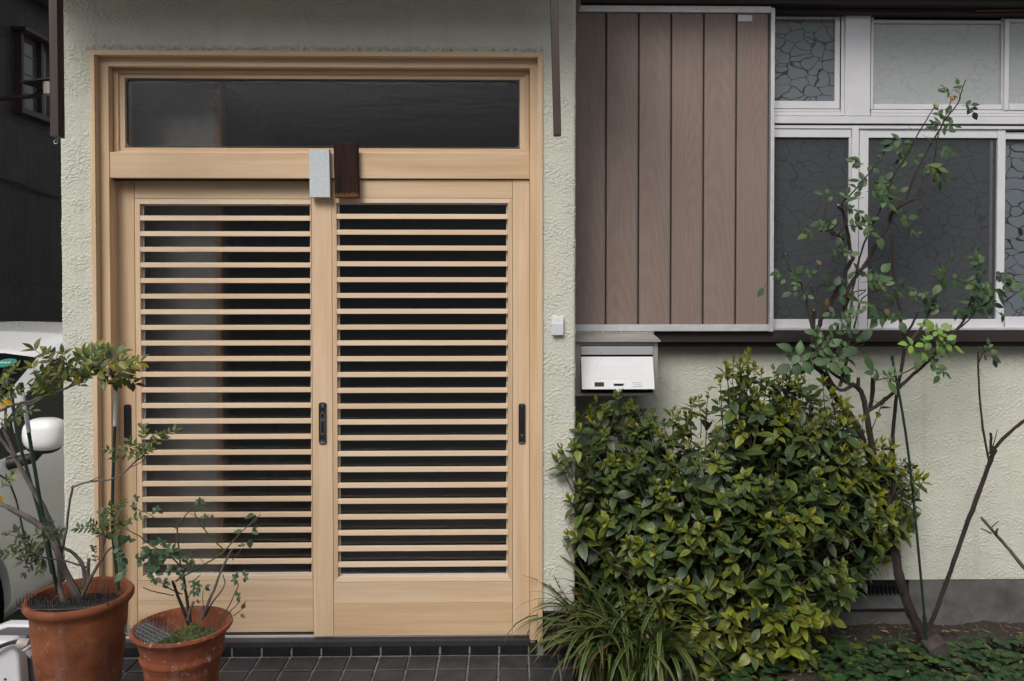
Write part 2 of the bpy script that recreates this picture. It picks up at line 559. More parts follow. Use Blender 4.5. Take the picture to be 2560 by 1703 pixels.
def mk_door_glass():
    m, t, b = newmat('rippled_glass', 0.1)
    o = t.nodes['Material Output']
    v = coords(t, rand=False, world=True)
    h = noise(t, N(t, 'Mapping', Vector=v, Scale=(1.4, 1, 1)).outputs[0], 95, 3, 0.6, 0.5)
    bp = N(t, 'Bump', Height=h, Strength=0.5, Distance=0.0025)
    tr = N(t, 'BsdfTransparent', Color=(0.96, 0.96, 0.96, 1))
    rf = N(t, 'BsdfRefraction', Color=(0.96, 0.96, 0.96, 1), Roughness=0.22, IOR=1.12, Normal=bp.outputs[0])
    m1 = N(t, 'MixShader', Fac=0.45, i1=tr.outputs[0], i2=rf.outputs[0])
    gl = N(t, 'BsdfGlossy', Color=(0.9, 0.92, 0.96, 1), Roughness=0.16, Normal=bp.outputs[0])
    fr = N(t, 'Fresnel', IOR=1.5, Normal=bp.outputs[0])
    m2 = N(t, 'MixShader', Fac=math_(t, 'MULTIPLY', fr.outputs[0], 1.25), i1=m1.outputs[0], i2=gl.outputs[0])
    t.links.new(m2.outputs[0], o.inputs[0])
    MT['rippled_glass'] = m
mk_door_glass()

def mk_leaf(name, edge=(0.30, 0.28, 0.03), edge_amt=0.0, rough=0.36, trans=0.22, veins=7.0, vein_amt=0.25, spec=0.5):
    m, t, b = newmat(name, rough, spec=spec)
    o = t.nodes['Material Output']
    at = N(t, 'Attribute', _attribute_name='tint')
    uv = N(t, 'UVMap', _uv_map='UVMap')
    s = N(t, 'SeparateXYZ', Vector=uv.outputs[0])
    au = math_(t, 'ABSOLUTE', math_(t, 'MULTIPLY_ADD', s.outputs['X'], 2.0, -1.0))
    # side veins leave the midrib at an angle
    ph = math_(t, 'SUBTRACT', math_(t, 'MULTIPLY', s.outputs['Y'], veins), math_(t, 'MULTIPLY', au, 1.5))
    vn = math_(t, 'ABSOLUTE', math_(t, 'MULTIPLY_ADD', math_(t, 'FRACT', ph), 2.0, -1.0))
    vn = N(t, 'MapRange', Value=vn, From__Min=0.55, From__Max=1.0).outputs[0]
    mid = N(t, 'MapRange', Value=au, From__Min=0.02, From__Max=0.10, To__Min=1.0, To__Max=0.0).outputs[0]
    c = at.outputs['Color']
    oi = N(t, 'ObjectInfo').outputs['Random']
    if edge_amt:
        e = math_(t, 'MULTIPLY', N(t, 'MapRange', Value=au, From__Min=0.15, From__Max=1.0).outputs[0],
                  math_(t, 'MULTIPLY_ADD', vn, -0.6, 1.0))
        e = math_(t, 'MULTIPLY', e, math_(t, 'MULTIPLY', at.outputs['Alpha'], edge_amt))
        c = mixc(t, e, c, (*edge, 1))
    dk = N(t, 'HueSaturation', Color=c, Value=1.45, Saturation=0.85).outputs[0]
    c = mixc(t, math_(t, 'MULTIPLY', math_(t, 'MAXIMUM', mid, math_(t, 'MULTIPLY', vn, 0.0)), vein_amt), c, dk)
    h = N(t, 'HueSaturation', Color=c, Value=math_(t, 'MULTIPLY_ADD', oi, 0.25, 0.88))
    t.links.new(h.outputs[0], b.inputs['Base Color'])
    bump(t, b, math_(t, 'SUBTRACT', 1.0, math_(t, 'MAXIMUM', vn, mid)), 0.35, 0.0012)
    tl = N(t, 'BsdfTranslucent', Color=N(t, 'HueSaturation', Color=h.outputs[0], Value=1.3, Saturation=1.1).outputs[0])
    mx = N(t, 'MixShader', Fac=trans, i1=b.outputs[0], i2=tl.outputs[0])
    t.links.new(mx.outputs[0], o.inputs[0])
    MT[name] = m
mk_leaf('gardenia_leaf', edge_amt=0.9, rough=0.38)
mk_leaf('rose_leaf', rough=0.45, vein_amt=0.3, veins=6)
mk_leaf('pepper_leaf', edge=(0.35, 0.24, 0.02), edge_amt=0.4, rough=0.4, veins=5)
mk_leaf('rose_glossy_leaf', rough=0.35, veins=5)
mk_leaf('cover_leaf', rough=0.5, veins=5)

def mk_blade():
    m, t, b = newmat('strap_leaf', 0.38)
    o = t.nodes['Material Output']
    at = N(t, 'Attribute', _attribute_name='tint')
    uv = N(t, 'UVMap', _uv_map='UVMap')
    s = N(t, 'SeparateXYZ', Vector=uv.outputs[0])
    au = math_(t, 'ABSOLUTE', math_(t, 'MULTIPLY_ADD', s.outputs['X'], 2.0, -1.0))
    e = N(t, 'MapRange', Value=au, From__Min=0.62, From__Max=0.85, To__Max=1.0).outputs[0]
    c = mixc(t, math_(t, 'MULTIPLY', e, at.outputs['Alpha']), at.outputs['Color'], (0.24, 0.27, 0.10))
    tip = N(t, 'MapRange', Value=s.outputs['Y'], From__Min=0.92, From__Max=0.97).outputs[0]
    c = mixc(t, tip, c, (0.16, 0.08, 0.035))
    t.links.new(c, b.inputs['Base Color'])
    tl = N(t, 'BsdfTranslucent', Color=c)
    mx = N(t, 'MixShader', Fac=0.18, i1=b.outputs[0], i2=tl.outputs[0])
    t.links.new(mx.outputs[0], o.inputs[0])
    MT['strap_leaf'] = m
mk_blade()

# ------------------------------------------------------------------ numpy gradient noise and stucco sheets
_perm = np.random.default_rng(3).permutation(512)
_grad = np.random.default_rng(4).random(512) * 2 * math.pi

def pn(x, y, seed=0):
    x = np.asarray(x, float) + seed * 17.31
    y = np.asarray(y, float) + seed * 7.77
    xi, yi = np.floor(x).astype(int), np.floor(y).astype(int)
    xf, yf = x - xi, y - yi
    u, v = xf * xf * xf * (xf * (xf * 6 - 15) + 10), yf * yf * yf * (yf * (yf * 6 - 15) + 10)
    def g(ix, iy, dx, dy):
        a = _grad[_perm[(_perm[ix % 512] + iy) % 512]]
        return np.cos(a) * dx + np.sin(a) * dy
    a = g(xi, yi, xf, yf) * (1 - u) + g(xi + 1, yi, xf - 1, yf) * u
    b = g(xi, yi + 1, xf, yf - 1) * (1 - u) + g(xi + 1, yi + 1, xf - 1, yf - 1) * u
    return (a * (1 - v) + b * v) * 1.5

def sstep(a, b, x):
    t = np.clip((x - a) / (b - a), 0, 1)
    return t * t * (3 - 2 * t)

def stucco_h(s, z, k=1.0):
    """trowelled crinkle: flat scabs with torn edges, about 15-25 mm across, 4 mm deep"""
    ws = s + 0.005 * pn(s * 60, z * 60, 5)
    wz = z + 0.005 * pn(s * 60, z * 60, 6)
    a = pn(ws * 95 * k, wz * 130 * k, 1)
    b = pn(ws * 170 * k, wz * 210 * k, 2)
    m = sstep(-0.35, 0.35, pn(s * 11, z * 14, 3))
    h = sstep(-0.10, 0.12, a + 0.55 * b) * (0.28 + 0.36 * m)
    rid = 1 - np.abs(pn(ws * 165 * k, wz * 215 * k, 4)) * 2.4
    h = h + 0.45 * np.clip(rid, 0, 1) * (0.4 + 0.6 * m)
    h = h + 0.18 * pn(ws * 210, wz * 230, 7)
    return h

def stucco_sheet(path, z0, z1, step, amp, mb, k=1.0):
    """path: list of (x, y) plan points with the outside to the right of travel... grid is swept along it"""
    pts = [Vector((p[0], p[1], 0)) for p in path]
    seg = [(pts[i + 1] - pts[i]).length for i in range(len(pts) - 1)]
    L = sum(seg)
    ns = max(2, int(L / step))
    nz = max(2, int((z1 - z0) / step))
    s = np.linspace(0, L, ns + 1)
    acc = np.concatenate([[0], np.cumsum(seg)])
    px = np.interp(s, acc, [p.x for p in pts])
    py = np.interp(s, acc, [p.y for p in pts])
    dx, dy = np.gradient(px), np.gradient(py)
    kk = np.ones(5) / 5
    dx = np.convolve(np.pad(dx, 2, 'edge'), kk, 'valid')
    dy = np.convolve(np.pad(dy, 2, 'edge'), kk, 'valid')
    ln = np.hypot(dx, dy)
    nx, ny = dy / ln, -dx / ln
    z = np.linspace(z0, z1, nz + 1)
    SS, ZZ_ = np.meshgrid(s, z, indexing='ij')
    base = px[0] + s
    h = stucco_h(SS + path[0][0] * 1.0 + 3.1, ZZ_, k) * amp
    vx = px[:, None] + nx[:, None] * h
    vy = py[:, None] + ny[:, None] * h
    V = np.stack([vx, vy, ZZ_], -1).reshape(-1, 3)
    i, j = np.meshgrid(np.arange(ns), np.arange(nz), indexing='ij')
    a = (i * (nz + 1) + j).ravel()
    F = np.stack([a, a + nz + 1, a + nz + 2, a + 1], -1)
    return V, F

def sheet_object(name, sheets, mat, parent):
    V = []
    F = []
    b = 0
    for v, f in sheets:
        V.append(v)
        F.append(f + b)
        b += len(v)
    V = np.concatenate(V)
    F = np.concatenate(F)
    c = np.array([(V[:, 0].min() + V[:, 0].max()) / 2, V[:, 1].max(), V[:, 2].min()])
    me = bpy.data.meshes.new(name)
    me.vertices.add(len(V))
    me.vertices.foreach_set('co', (V - c).ravel())
    me.loops.add(F.size)
    me.loops.foreach_set('vertex_index', F.ravel().astype(np.int32))
    me.polygons.add(len(F))
    me.polygons.foreach_set('loop_start', np.arange(0, F.size, 4, dtype=np.int32))
    me.polygons.foreach_set('use_smooth', np.ones(len(F), dtype=bool))
    me.update(calc_edges=True)
    me.validate()
    me.materials.append(mat)
    o = bpy.data.objects.new(name, me)
    return reg(o, Vector(c), parent)

# ================================================================== GROUND
R = 0.40                 # garden-side wall stands this far behind the entrance wall
SOIL = -0.07
ROAD = -0.30
XL, XR = XX(155, 0), XX(1438, 0)          # ends of the entrance wall

g = MB()
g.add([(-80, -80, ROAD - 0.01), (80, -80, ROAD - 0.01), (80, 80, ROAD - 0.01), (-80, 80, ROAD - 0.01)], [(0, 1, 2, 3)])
structure(g.build('road', MT['bounce_pavement']))
g = MB()
g.box(-7.5, XL - 0.02, -1.3, 9.0, ROAD - 0.2, ROAD)
structure(g.build('driveway', MT['driveway_concrete']))

# porch slab with its tiles
TP, TJ = 0.1123, 0.0075
porch = MB()
PX_L, PX_R, PY_F = XL - 0.01, 0.215, -0.95
porch.box(PX_L, PX_R, PY_F, 0.02, ROAD - 0.05, -0.006)
porch_o = structure(porch.build('porch_floor', MT['grout'], bevel=0.003))
tile_me = {}

def tile_obj(name, sx, sy, sz, mat, parent, c, jitter=0.0006):
    key = (round(sx, 4), round(sy, 4), round(sz, 4), mat.name)
    if key not in tile_me:
        me = bpy.data.meshes.new(name)
        bm = bmesh.new()
        bmesh.ops.create_cube(bm, size=1.0)
        bmesh.ops.scale(bm, vec=(sx, sy, sz), verts=bm.verts)
        bmesh.ops.bevel(bm, geom=bm.edges[:], offset=0.0022, segments=1, affect='EDGES')
        bm.to_mesh(me)
        bm.free()
        me.materials.append(mat)
        tile_me[key] = me
    o = bpy.data.objects.new(name, tile_me[key])
    j = lambda: random.uniform(-jitter, jitter)
    reg(o, (c[0] + j(), c[1] + j(), c[2] + j()), parent)
    o.rotation_euler = (random.uniform(-.004, .004), random.uniform(-.004, .004), random.uniform(-.004, .004))
    return o

# floor joints line up with the measured joint at photo column 1321
xj = P(1321, 1650, 0).x
i0 = int(math.floor((PX_L - xj) / TP)) + 1
i1 = int(math.floor((PX_R - xj) / TP))
for i in range(i0, i1):
    for j in range(8):
        tile_obj('tile', TP - TJ, TP - TJ, 0.012, MT['floor_tile'], porch_o,
                 (xj + (i + 0.5) * TP, -0.006 - (j + 0.5) * TP, -0.006), 0.0008)
for j in range(8):
    wx = PX_R - (xj + i1 * TP)
    tile_obj('tile', wx - TJ, TP - TJ, 0.012, MT['floor_tile'], porch_o, (xj + i1 * TP + wx / 2, -0.006 - (j + 0.5) * TP, -0.006), 0.0005)

# garden bed
n = 90
gx = np.linspace(0.2, 5.2, 130)
gy = np.linspace(-1.15, R + 0.05, 60)
GX, GY = np.meshgrid(gx, gy, indexing='ij')
gz = SOIL + 0.020 * pn(GX * 5, GY * 5, 11) + 0.010 * pn(GX * 22, GY * 22, 12) + 0.006 * pn(GX * 60, GY * 60, 13)
gm = MB()
vs = np.stack([GX, GY, gz], -1).reshape(-1, 3)
fs = []
for i in range(len(gx) - 1):
    for j in range(len(gy) - 1):
        a = i * len(gy) + j
        fs.append((a, a + len(gy), a + len(gy) + 1, a + 1))
gm.add(vs.tolist(), fs)
gm.build('garden_soil', MT['soil'], smooth=True)['kind'] = 'structure'
gb = MB()
gb.box(0.216, 5.2, -1.25, -1.152, ROAD - 0.05, SOIL + 0.04)
structure(gb.build('garden_kerb', MT['concrete'], bevel=0.006))

# ================================================================== HOUSE
house = thing('house', 'pale green stucco house with wooden slatted sliding entrance door and white windows', 'house', ((XL + XR) / 2, 0.5, 0))
ZTOP = 2.60

# --- entrance wall: displaced stucco sheets round both corners
XFL, XFR = XX(233, 0), XX(1356.5, 0)                 # door casing outer edges at the wall
ZFT = ZZ(129, 0)
def corner(x, y0, y1, left):
    return
step = 0.0025
r_ = 0.008
left_path = [(XL, 0.30), (XL, r_), (XL + 0.0025, 0.0025), (XL + r_, 0), (XFL + 0.02, 0)]
right_path = [(XFR - 0.02, 0), (XR - r_, 0), (XR - 0.0025, 0.0025), (XR, r_), (XR, R)]
sheets = [stucco_sheet(left_path, -0.2, ZTOP, step, 0.0031, None),
          stucco_sheet(right_path, ZZ(1527, 0, 1400), ZTOP, step, 0.0031, None),
          stucco_sheet([(XFL + 0.02, 0), (XFR - 0.02, 0)], ZFT - 0.02, ZTOP, step, 0.0031, None)]
sheet_object('wall', sheets, MT['stucco'], house)
# masonry behind the render (closes the entrance hall against light)
mb = MB()
mb.box(XL + 0.006, XFL + 0.010, 0.010, 0.14, 0.0, ZTOP)
mb.box(XFR - 0.010, XR - 0.006, 0.010, 0.14, 0.0, ZTOP)
mb.box(XFL + 0.011, XFR - 0.011, 0.010, 0.14, ZFT - 0.012, ZTOP)
mb.build('wall_core', MT['interior_dark'], house)
# entrance hall seen dimly through the door glass
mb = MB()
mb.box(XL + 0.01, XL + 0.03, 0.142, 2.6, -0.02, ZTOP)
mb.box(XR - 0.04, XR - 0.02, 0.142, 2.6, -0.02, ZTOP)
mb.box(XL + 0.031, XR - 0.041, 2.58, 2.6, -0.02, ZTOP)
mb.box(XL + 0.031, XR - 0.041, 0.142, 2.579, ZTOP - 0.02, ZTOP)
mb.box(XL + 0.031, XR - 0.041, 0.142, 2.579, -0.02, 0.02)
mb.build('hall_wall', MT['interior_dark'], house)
xp = XX(556, 0.27)
box('hall_partition', MT['interior_wall'], house, XL + 0.032, xp - 0.022, 0.27, 0.31, 0.021, ZTOP - 0.021, 0.002)
box('hall_post', MT['interior_post'], house, xp - 0.0215, xp + 0.004, 0.255, 0.32, 0.021, ZTOP - 0.021, 0.002)

box('wall', MT['stucco'], house, XL + 0.001, XL + 0.009, 0.301, 6.0, -0.3, ZTOP + 0.6, 0)
# --- door frame
HU, HA = MT['hinoki_up'], MT['hinoki_across']
frame = part('door_frame', ((XFL + XFR) / 2, 0, 0), house)
YC, YS = -0.012, 0.021          # casing face, second face
xa0, xa1 = XX(230.5, YC), XX(241.5, YC)
xb0, xb1 = XX(1344.7, YC), XX(1356.5, YC)
zc1, zc0 = ZZ(129.5, YC), ZZ(141, YC)
zb = ZZ(1609, YC, 1350)
def mitre(name, mat, parent, ox0, ox1, oz0, oz1, ix0, ix1, iz0, iz1, y0, y1, bottom=True, bevel=0.001):
    """four mitred pieces between an outer and an inner rectangle"""
    gp = 0.0004
    MB().prism([(ox0, oz1), (ix0, iz1), (ix0, iz0), (ox0, oz0)][::-1], y0, y1).build(name, mat[1], parent, bevel=bevel)
    MB().prism([(ox1, oz0), (ix1, iz0), (ix1, iz1), (ox1, oz1)][::-1], y0, y1).build(name, mat[1], parent, bevel=bevel)
    MB().prism([(ox0 + gp, oz1), (ox1 - gp, oz1), (ix1 - gp, iz1 + gp * 0), (ix0 + gp, iz1)][::-1], y0 + 0.0003, y1).build(name, mat[0], parent, bevel=bevel)
    if bottom:
        MB().prism([(ix0 + gp, iz0), (ix1 - gp, iz0), (ox1 - gp, oz0), (ox0 + gp, oz0)][::-1], y0 + 0.0003, y1).build(name, mat[0], parent, bevel=bevel)
mitre('casing', (HA, HU), frame, xa0, xb1, zb, zc1, xa1, xb0, zb, zc0, YC, 0.05, bottom=False)
# second, recessed face of the frame
xs0, xs1 = XX(276, YS), XX(1324.2, YS)
zs0 = ZZ(169, YS)
zsb = ZZ(1601, YS, 1330)
mitre('jamb', (HA, HU), frame, xa1 + 0.0006, xb0 - 0.0006, zsb, zc0 - 0.0006, xs0, xs1, zsb, zs0, YS, 0.13, bottom=False)
# narrow bead line on the second face
zk1, zk0 = ZZ(382, YS + 0.003), ZZ(446.5, YS + 0.003)
box('lintel', HA, frame, xs0 + 0.0008, xs1 - 0.0008, YS + 0.003, 0.13, zk0, zk1, 0.002)
box('lintel_gap', MT['gap_black'], frame, xs0 + 0.002, xs1 - 0.002, 0.045, 0.128, zk0 - 0.004, zk0 - 0.0005, 0)  # black strip stands in for the shade between lintel and door tops

# --- transom light above the doors
tr_ = part('transom_window', ((xs0 + xs1) / 2, 0.06, zk1), house)
YT = 0.062
ox0, ox1 = xs0 + 0.001, xs1 - 0.001
oz0, oz1 = zk1 + 0.0008, zs0 - 0.001
ix0, ix1 = XX(317, YT), XX(1299.5, YT)
iz0, iz1 = ZZ(368.5, YT), ZZ(198, YT)
mitre('sash', (HA, HU), tr_, ox0, ox1, oz0, oz1, ix0, ix1, iz0 - 0.004, iz1, YT, 0.12)
# raised bead on the outer half of the sash
mitre('bead', (HA, HU), tr_, ox0 + 0.001, ox1 - 0.001, oz0 + 0.001, oz1 - 0.001, ox0 + 0.019, ox1 - 0.019, oz0 + 0.008, oz1 - 0.016, YT - 0.008, YT - 0.0004)
def rounded_rect(x0, x1, z0, z1, r, n=6):
    pts = []
    for cx, cz, a0 in ((x1 - r, z1 - r, 0), (x0 + r, z1 - r, 90), (x0 + r, z0 + r, 180), (x1 - r, z0 + r, 270)):
        for k in range(n + 1):
            a = R_(a0 + 90 * k / n)
            pts.append((cx + r * math.cos(a), cz + r * math.sin(a)))
    return pts
rr = rounded_rect(ix0 + 0.004, ix1 - 0.004, iz0 + 0.002, iz1 - 0.004, 0.016)
gk = MB()
outer = []
cx_, cz_ = (ix0 + ix1) / 2, (iz0 + iz1) / 2
for x, z in rr:
    outer.append((ix0 - 0.0 if x < cx_ else ix1 + 0.0, z) if False else (x, z))
m_ = len(rr)
vin = [(x, YT + 0.004, z) for x, z in rr]
def proj_out(x, z):
    return (min(max(x + (0.012 if x > cx_ else -0.012), ix0), ix1), min(max(z + (0.012 if z > cz_ else -0.012), iz0), iz1))
vout = [(proj_out(x, z)[0], YT + 0.002, proj_out(x, z)[1]) for x, z in rr]
gk.add(vin + vout, [(i, (i + 1) % m_, (i + 1) % m_ + m_, i + m_) for i in range(m_)])
gk.add([(x, YT + 0.004, z) for x, z in rr] + [(x, YT + 0.02, z) for x, z in rr], [(i, i + m_, (i + 1) % m_ + m_, (i + 1) % m_) for i in range(m_)])
gk.build('gasket', MT['rubber'], tr_)
MB().prism([(ix0, iz0), (ix1, iz0), (ix1, iz1), (ix0, iz1)], YT + 0.012, YT + 0.0125).build('pane', MT['rippled_glass'], tr_)

# --- sliding doors
slat_cache = {}
def sliding_door(Y, stL, stR, subL, subR, inL, inR, top, rail_b, sub_t, in_t, in_b, sub_b, seam, bot, slat0, pitch, thick, nsl, refx, right_stile=True):
    Xf = lambda p: XX(p, Y)
    Zf = lambda p: ZZ(p, Y, refx)
    d = part('sliding_door', ((Xf(stL[0]) + Xf(stR[1])) / 2, Y + 0.016, Zf(bot)), house)
    z_b, z_t = Zf(bot), Zf(top)
    th = 0.033
    box('stile', HU, d, Xf(stL[0]), Xf(stL[1]), Y, Y + th, z_b, z_t, 0.0015)
    box('stile', HU, d, Xf(stR[0]), Xf(stR[1]), Y, Y + th, z_b, z_t, 0.0015)
    xl, xr = Xf(stL[1]) + 0.0012, Xf(stR[0]) - 0.0012
    box('rail', HA, d, xl, xr, Y + 0.001, Y + th, Zf(rail_b), z_t - 0.0005, 0.001)
    mitre('sash', (MT['slat_wood'], HU), d, Xf(subL) if subL else xl, Xf(subR), Zf(sub_b), Zf(sub_t), Xf(inL), Xf(inR), Zf(in_b), Zf(in_t), Y + 0.0005, Y + 0.026)
    # aluminium glazing bead
    bx0, bx1, bz0, bz1 = Xf(inL) + 0.0006, Xf(inR) - 0.0006, Zf(in_b) + 0.0006, Zf(in_t) - 0.0006
    mitre('glazing_bead', (MT['aluminium'], MT['aluminium']), d, bx0, bx1, bz0, bz1, bx0 + 0.006, bx1 - 0.006, bz0 + 0.004, bz1 - 0.004, Y + 0.019, Y + 0.025, bevel=0.0008)
    MB().prism([(bx0, bz0), (bx1, bz0), (bx1, bz1), (bx0, bz1)], Y + 0.0255, Y + 0.026).build('pane', MT['rippled_glass'], d)
    z1_, zs_ = Zf(sub_b) - 0.0016, Zf(seam)
    box('panel_board', HA, d, xl, xr, Y + 0.0015, Y + th, zs_ + 0.0004, z1_, 0.0012)
    box('panel_board', HA, d, xl, xr, Y + 0.0015, Y + th, z_b + 0.0005, zs_ - 0.0004, 0.0012)
    # slats share one mesh
    L = Xf(inR) - Xf(inL) - 0.0006
    me = None
    for k in range(nsl):
        zc = Zf(slat0 + pitch * k)
        cxs = (Xf(inR) + Xf(inL)) / 2
        if me is None:
            o = MB().box(-L / 2 + cxs, L / 2 + cxs, Y + 0.001, Y + 0.0145, zc - thick / 2, zc + thick / 2).build('slat', MT['slat_wood'], d, bevel=0.0014, at=(cxs, Y, zc))
            me = o.data
        else:
            o = bpy.data.objects.new('slat', me)
            reg(o, (cxs, Y + random.uniform(-.0002, .0002), zc), d)
    return d

door_r = sliding_door(0.035, (781, 830.3), (1281.8, 1323.4), 831.2, 1281, 842.3, 1269.8, 449.2, 495.4, 496.2, 507.8, 1442, 1454.6,
                      1508, 1589.5, 541.3, 39.56, 0.0187, 23, 1050)
door_l = sliding_door(0.085, (294, 337.5), (780, 826), 338.5, 779, 351.5, 777, 449.2, 496.8, 498, 510.5, 1439.5, 1450.5,
                      1502, 1582, 545.5, 39.07, 0.0187, 23, 560)

# door furniture
def handle(parent, px, py0, py1, Y, wpx, kind):
    x = XX(px, Y)
    z1, z0 = ZZ(py0, Y, px), ZZ(py1, Y, px)
    hw = wpx * (Y + 3) / FPX / 2
    m = MB()
    m.prism(rounded_rect(x - hw, x + hw, z0, z1, hw * 0.62, 5), Y - 0.0045, Y)
    if kind == 'recess':       # finger recess lip
        m.prism(rounded_rect(x - hw * 0.62, x + hw * 0.62, z0 + (z1 - z0) * (0.38 if True else 0), z1 - hw * 0.9, hw * 0.2, 3), Y - 0.0062, Y - 0.0046)
    o = m.build('pull_handle', MT['handle_black'], parent, bevel=0.0012)
    s = MB()
    def ring(cx, cz, r, rad=0.0007):
        s.tube([(cx + r * math.cos(a), Y - 0.0062, cz + r * math.sin(a)) for a in np.linspace(0, 2 * math.pi, 13)], rad, 5)
    def curl(cx, cz, r, a0, a1):
        s.tube([(cx + r * math.cos(a), Y - 0.0055, cz + r * math.sin(a)) for a in np.linspace(a0, a1, 8)], 0.0008, 5)
    if kind == 'lock':
        for zc, sg in ((z1 - hw * 0.75, 1), (z0 + hw * 0.75, -1)):
            for sx in (-1, 1):
                curl(x + sx * hw * 0.42, zc, hw * 0.36, 0.5 if sx > 0 else math.pi - 0.5, (0.5 if sx > 0 else math.pi - 0.5) + sx * sg * 4.2)
                curl(x + sx * hw * 0.16, zc - sg * hw * 0.25, hw * 0.3, math.pi / 2 * sg, math.pi / 2 * sg + sx * 2.6)
            s.tube([(x, Y - 0.0055, zc - sg * hw * 0.6), (x, Y - 0.0055, zc + sg * hw * 0.6)], 0.0008, 5)
        zc = (z1 + z0) / 2
        hh = (z1 - z0) * 0.235
        zm = zc + (z1 - z0) * 0.0
        rect = rounded_rect(x - hw * 0.48, x + hw * 0.48, zm - hh, zm + hh, hw * 0.2, 3)
        s.tube([(a, Y - 0.0055, b) for a, b in rect + rect[:1]], 0.0008, 5)
        ring(x, zm + hh * 0.38, hw * 0.42)
        ring(x, zm + hh * 0.38, hw * 0.14, 0.0014)
        for sg in (1, -1):
            for sx in (-1, 1):
                curl(x + sx * hw * 0.16, zm + sg * (hh + hw * 0.3), hw * 0.2, 0, 5.0)
        s.tube([(x + hw * 0.9, Y - 0.005, z0 + hw), (x + hw * 0.9, Y - 0.005, z1 - hw)], 0.0009, 5)
    elif kind == 'recess':
        ring(x, z0 + (z1 - z0) * 0.22, hw * 0.28, 0.0012)
        for zc, sg in ((z1 - hw * 0.5, 1), (z0 + hw * 0.6, -1)):
            for sx in (-1, 1):
                curl(x + sx * hw * 0.4, zc, hw * 0.3, 0.5 if sx > 0 else math.pi - 0.5, (0.5 if sx > 0 else math.pi - 0.5) + sx * sg * 3.6)
        s.tube([(x + hw * 0.9, Y - 0.005, z0 + hw), (x + hw * 0.9, Y - 0.005, z1 - hw)], 0.0006, 5)
    else:
        rect = rounded_rect(x - hw * 0.4, x + hw * 0.4, z0 + hw * 1.2, z1 - hw, hw * 0.2, 3)
        s.tube([(a, Y - 0.0052, b) for a, b in rect + rect[:1]], 0.0009, 5)
    s.build('handle_ornament', MT['handle_silver'] if kind != 'plain' else MT['handle_black'], parent, smooth=True)
handle(door_r, 806, 1006, 1111, 0.035, 19.5, 'lock')
handle(door_r, 1305, 1009, 1110, 0.035, 17.5, 'recess')
handle(door_l, 317.5, 1011, 1110, 0.085, 18, 'plain')

# --- sill, track, riser tiles
sill = part('door_sill', ((xs0 + xs1) / 2, 0.03, 0), house)
z_sill = ZZ(1604, 0.004, 900)
m = MB()
m.box(xs0 + 0.001, xs1 - 0.001, 0.006, 0.128, 0.030, z_sill)
m.build('sill_plate', MT['sill_metal'], sill, bevel=0.0015)
for yy in (0.0415, 0.0915):
    m = MB()
    m.box(xs0 + 0.002, xs1 - 0.002, yy, yy + 0.006, z_sill + 0.0004, z_sill + 0.0085)
    m.build('track', MT['aluminium'], sill, bevel=0.001)
box('riser_bed', MT['grout'], sill, XFL + 0.02, xs1 + 0.02, 0.012, 0.06, -0.004, z_sill - 0.010, 0)
zt1, zt0 = ZZ(1609, 0.01, 1000), ZZ(1645, 0.01, 1000)
xj2 = P(990 + 1348 / 5.238, 1625, 0.01).x
for i in range(-15, 1):
    c0, c1 = xj2 + i * TP, xj2 + (i + 1) * TP
    if c1 < XFL:
        continue
    tile_obj('tile', TP - TJ, 0.010, zt1 - zt0, MT['black_tile'], sill, ((c0 + c1) / 2, 0.0125, (zt0 + zt1) / 2), 0.0012)
xe0, xe1 = xj2 + TP, XX(1342, 0.01)
tile_obj('tile', xe1 - xe0 - TJ * 0.6, 0.010, zt1 - zt0, MT['black_tile'], sill, ((xe0 + xe1) / 2, 0.0125, (zt0 + zt1) / 2))
m = MB()
dh = P(1302, 1622, 0.006)
m.tube([(dh.x, 0.0062, dh.z), (dh.x, 0.0045, dh.z)], 0.0055, 10)
m.build('drain_hole', MT['gap_black'], sill)

# --- black tile plinth right of the frame
pl = part('tile_plinth', (XX(1397, 0), 0, 0), house)
zpt, zpm = ZZ(1529, -0.004, 1400), ZZ(1581, -0.004, 1400)
xw0, xwm, xw1 = XX(1358, -0.004), XX(1397, -0.004), XR + 0.002
m = MB()
m.box(xw0 - 0.02, xw1 - 0.006, 0.002, 0.04, -0.005, zpt - 0.001)
m.box(XR - 0.03, xw1 - 0.006, 0.0401, R, -0.3, zpt - 0.001)
m.build('plinth_bed', MT['grout'], pl)
for z0, z1 in ((0.002, zpm - 0.002), (zpm + 0.002, zpt)):
    tile_obj('tile', xwm - xw0 - 0.003, 0.012, z1 - z0, MT['black_tile'], pl, ((xw0 + xwm) / 2 - 0.001, -0.001, (z0 + z1) / 2), 0.0005)
    tile_obj('tile', xw1 - xwm - 0.003, 0.012, z1 - z0, MT['black_tile'], pl, ((xw1 + xwm) / 2 + 0.001, -0.001, (z0 + z1) / 2), 0.0005)
    for yy in (0.065, 0.178, 0.29):
        tile_obj('tile', 0.012, 0.108, z1 - z0, MT['black_tile'], pl, (XR - 0.004, yy, (z0 + z1) / 2), 0.0005)
# small drip piece under the casing, on the left the same
box('plinth_bed', MT['black_tile'], pl, XX(1343, 0.004), xw0 - 0.002, 0.006, 0.05, 0.002, zb - 0.002, 0.002)

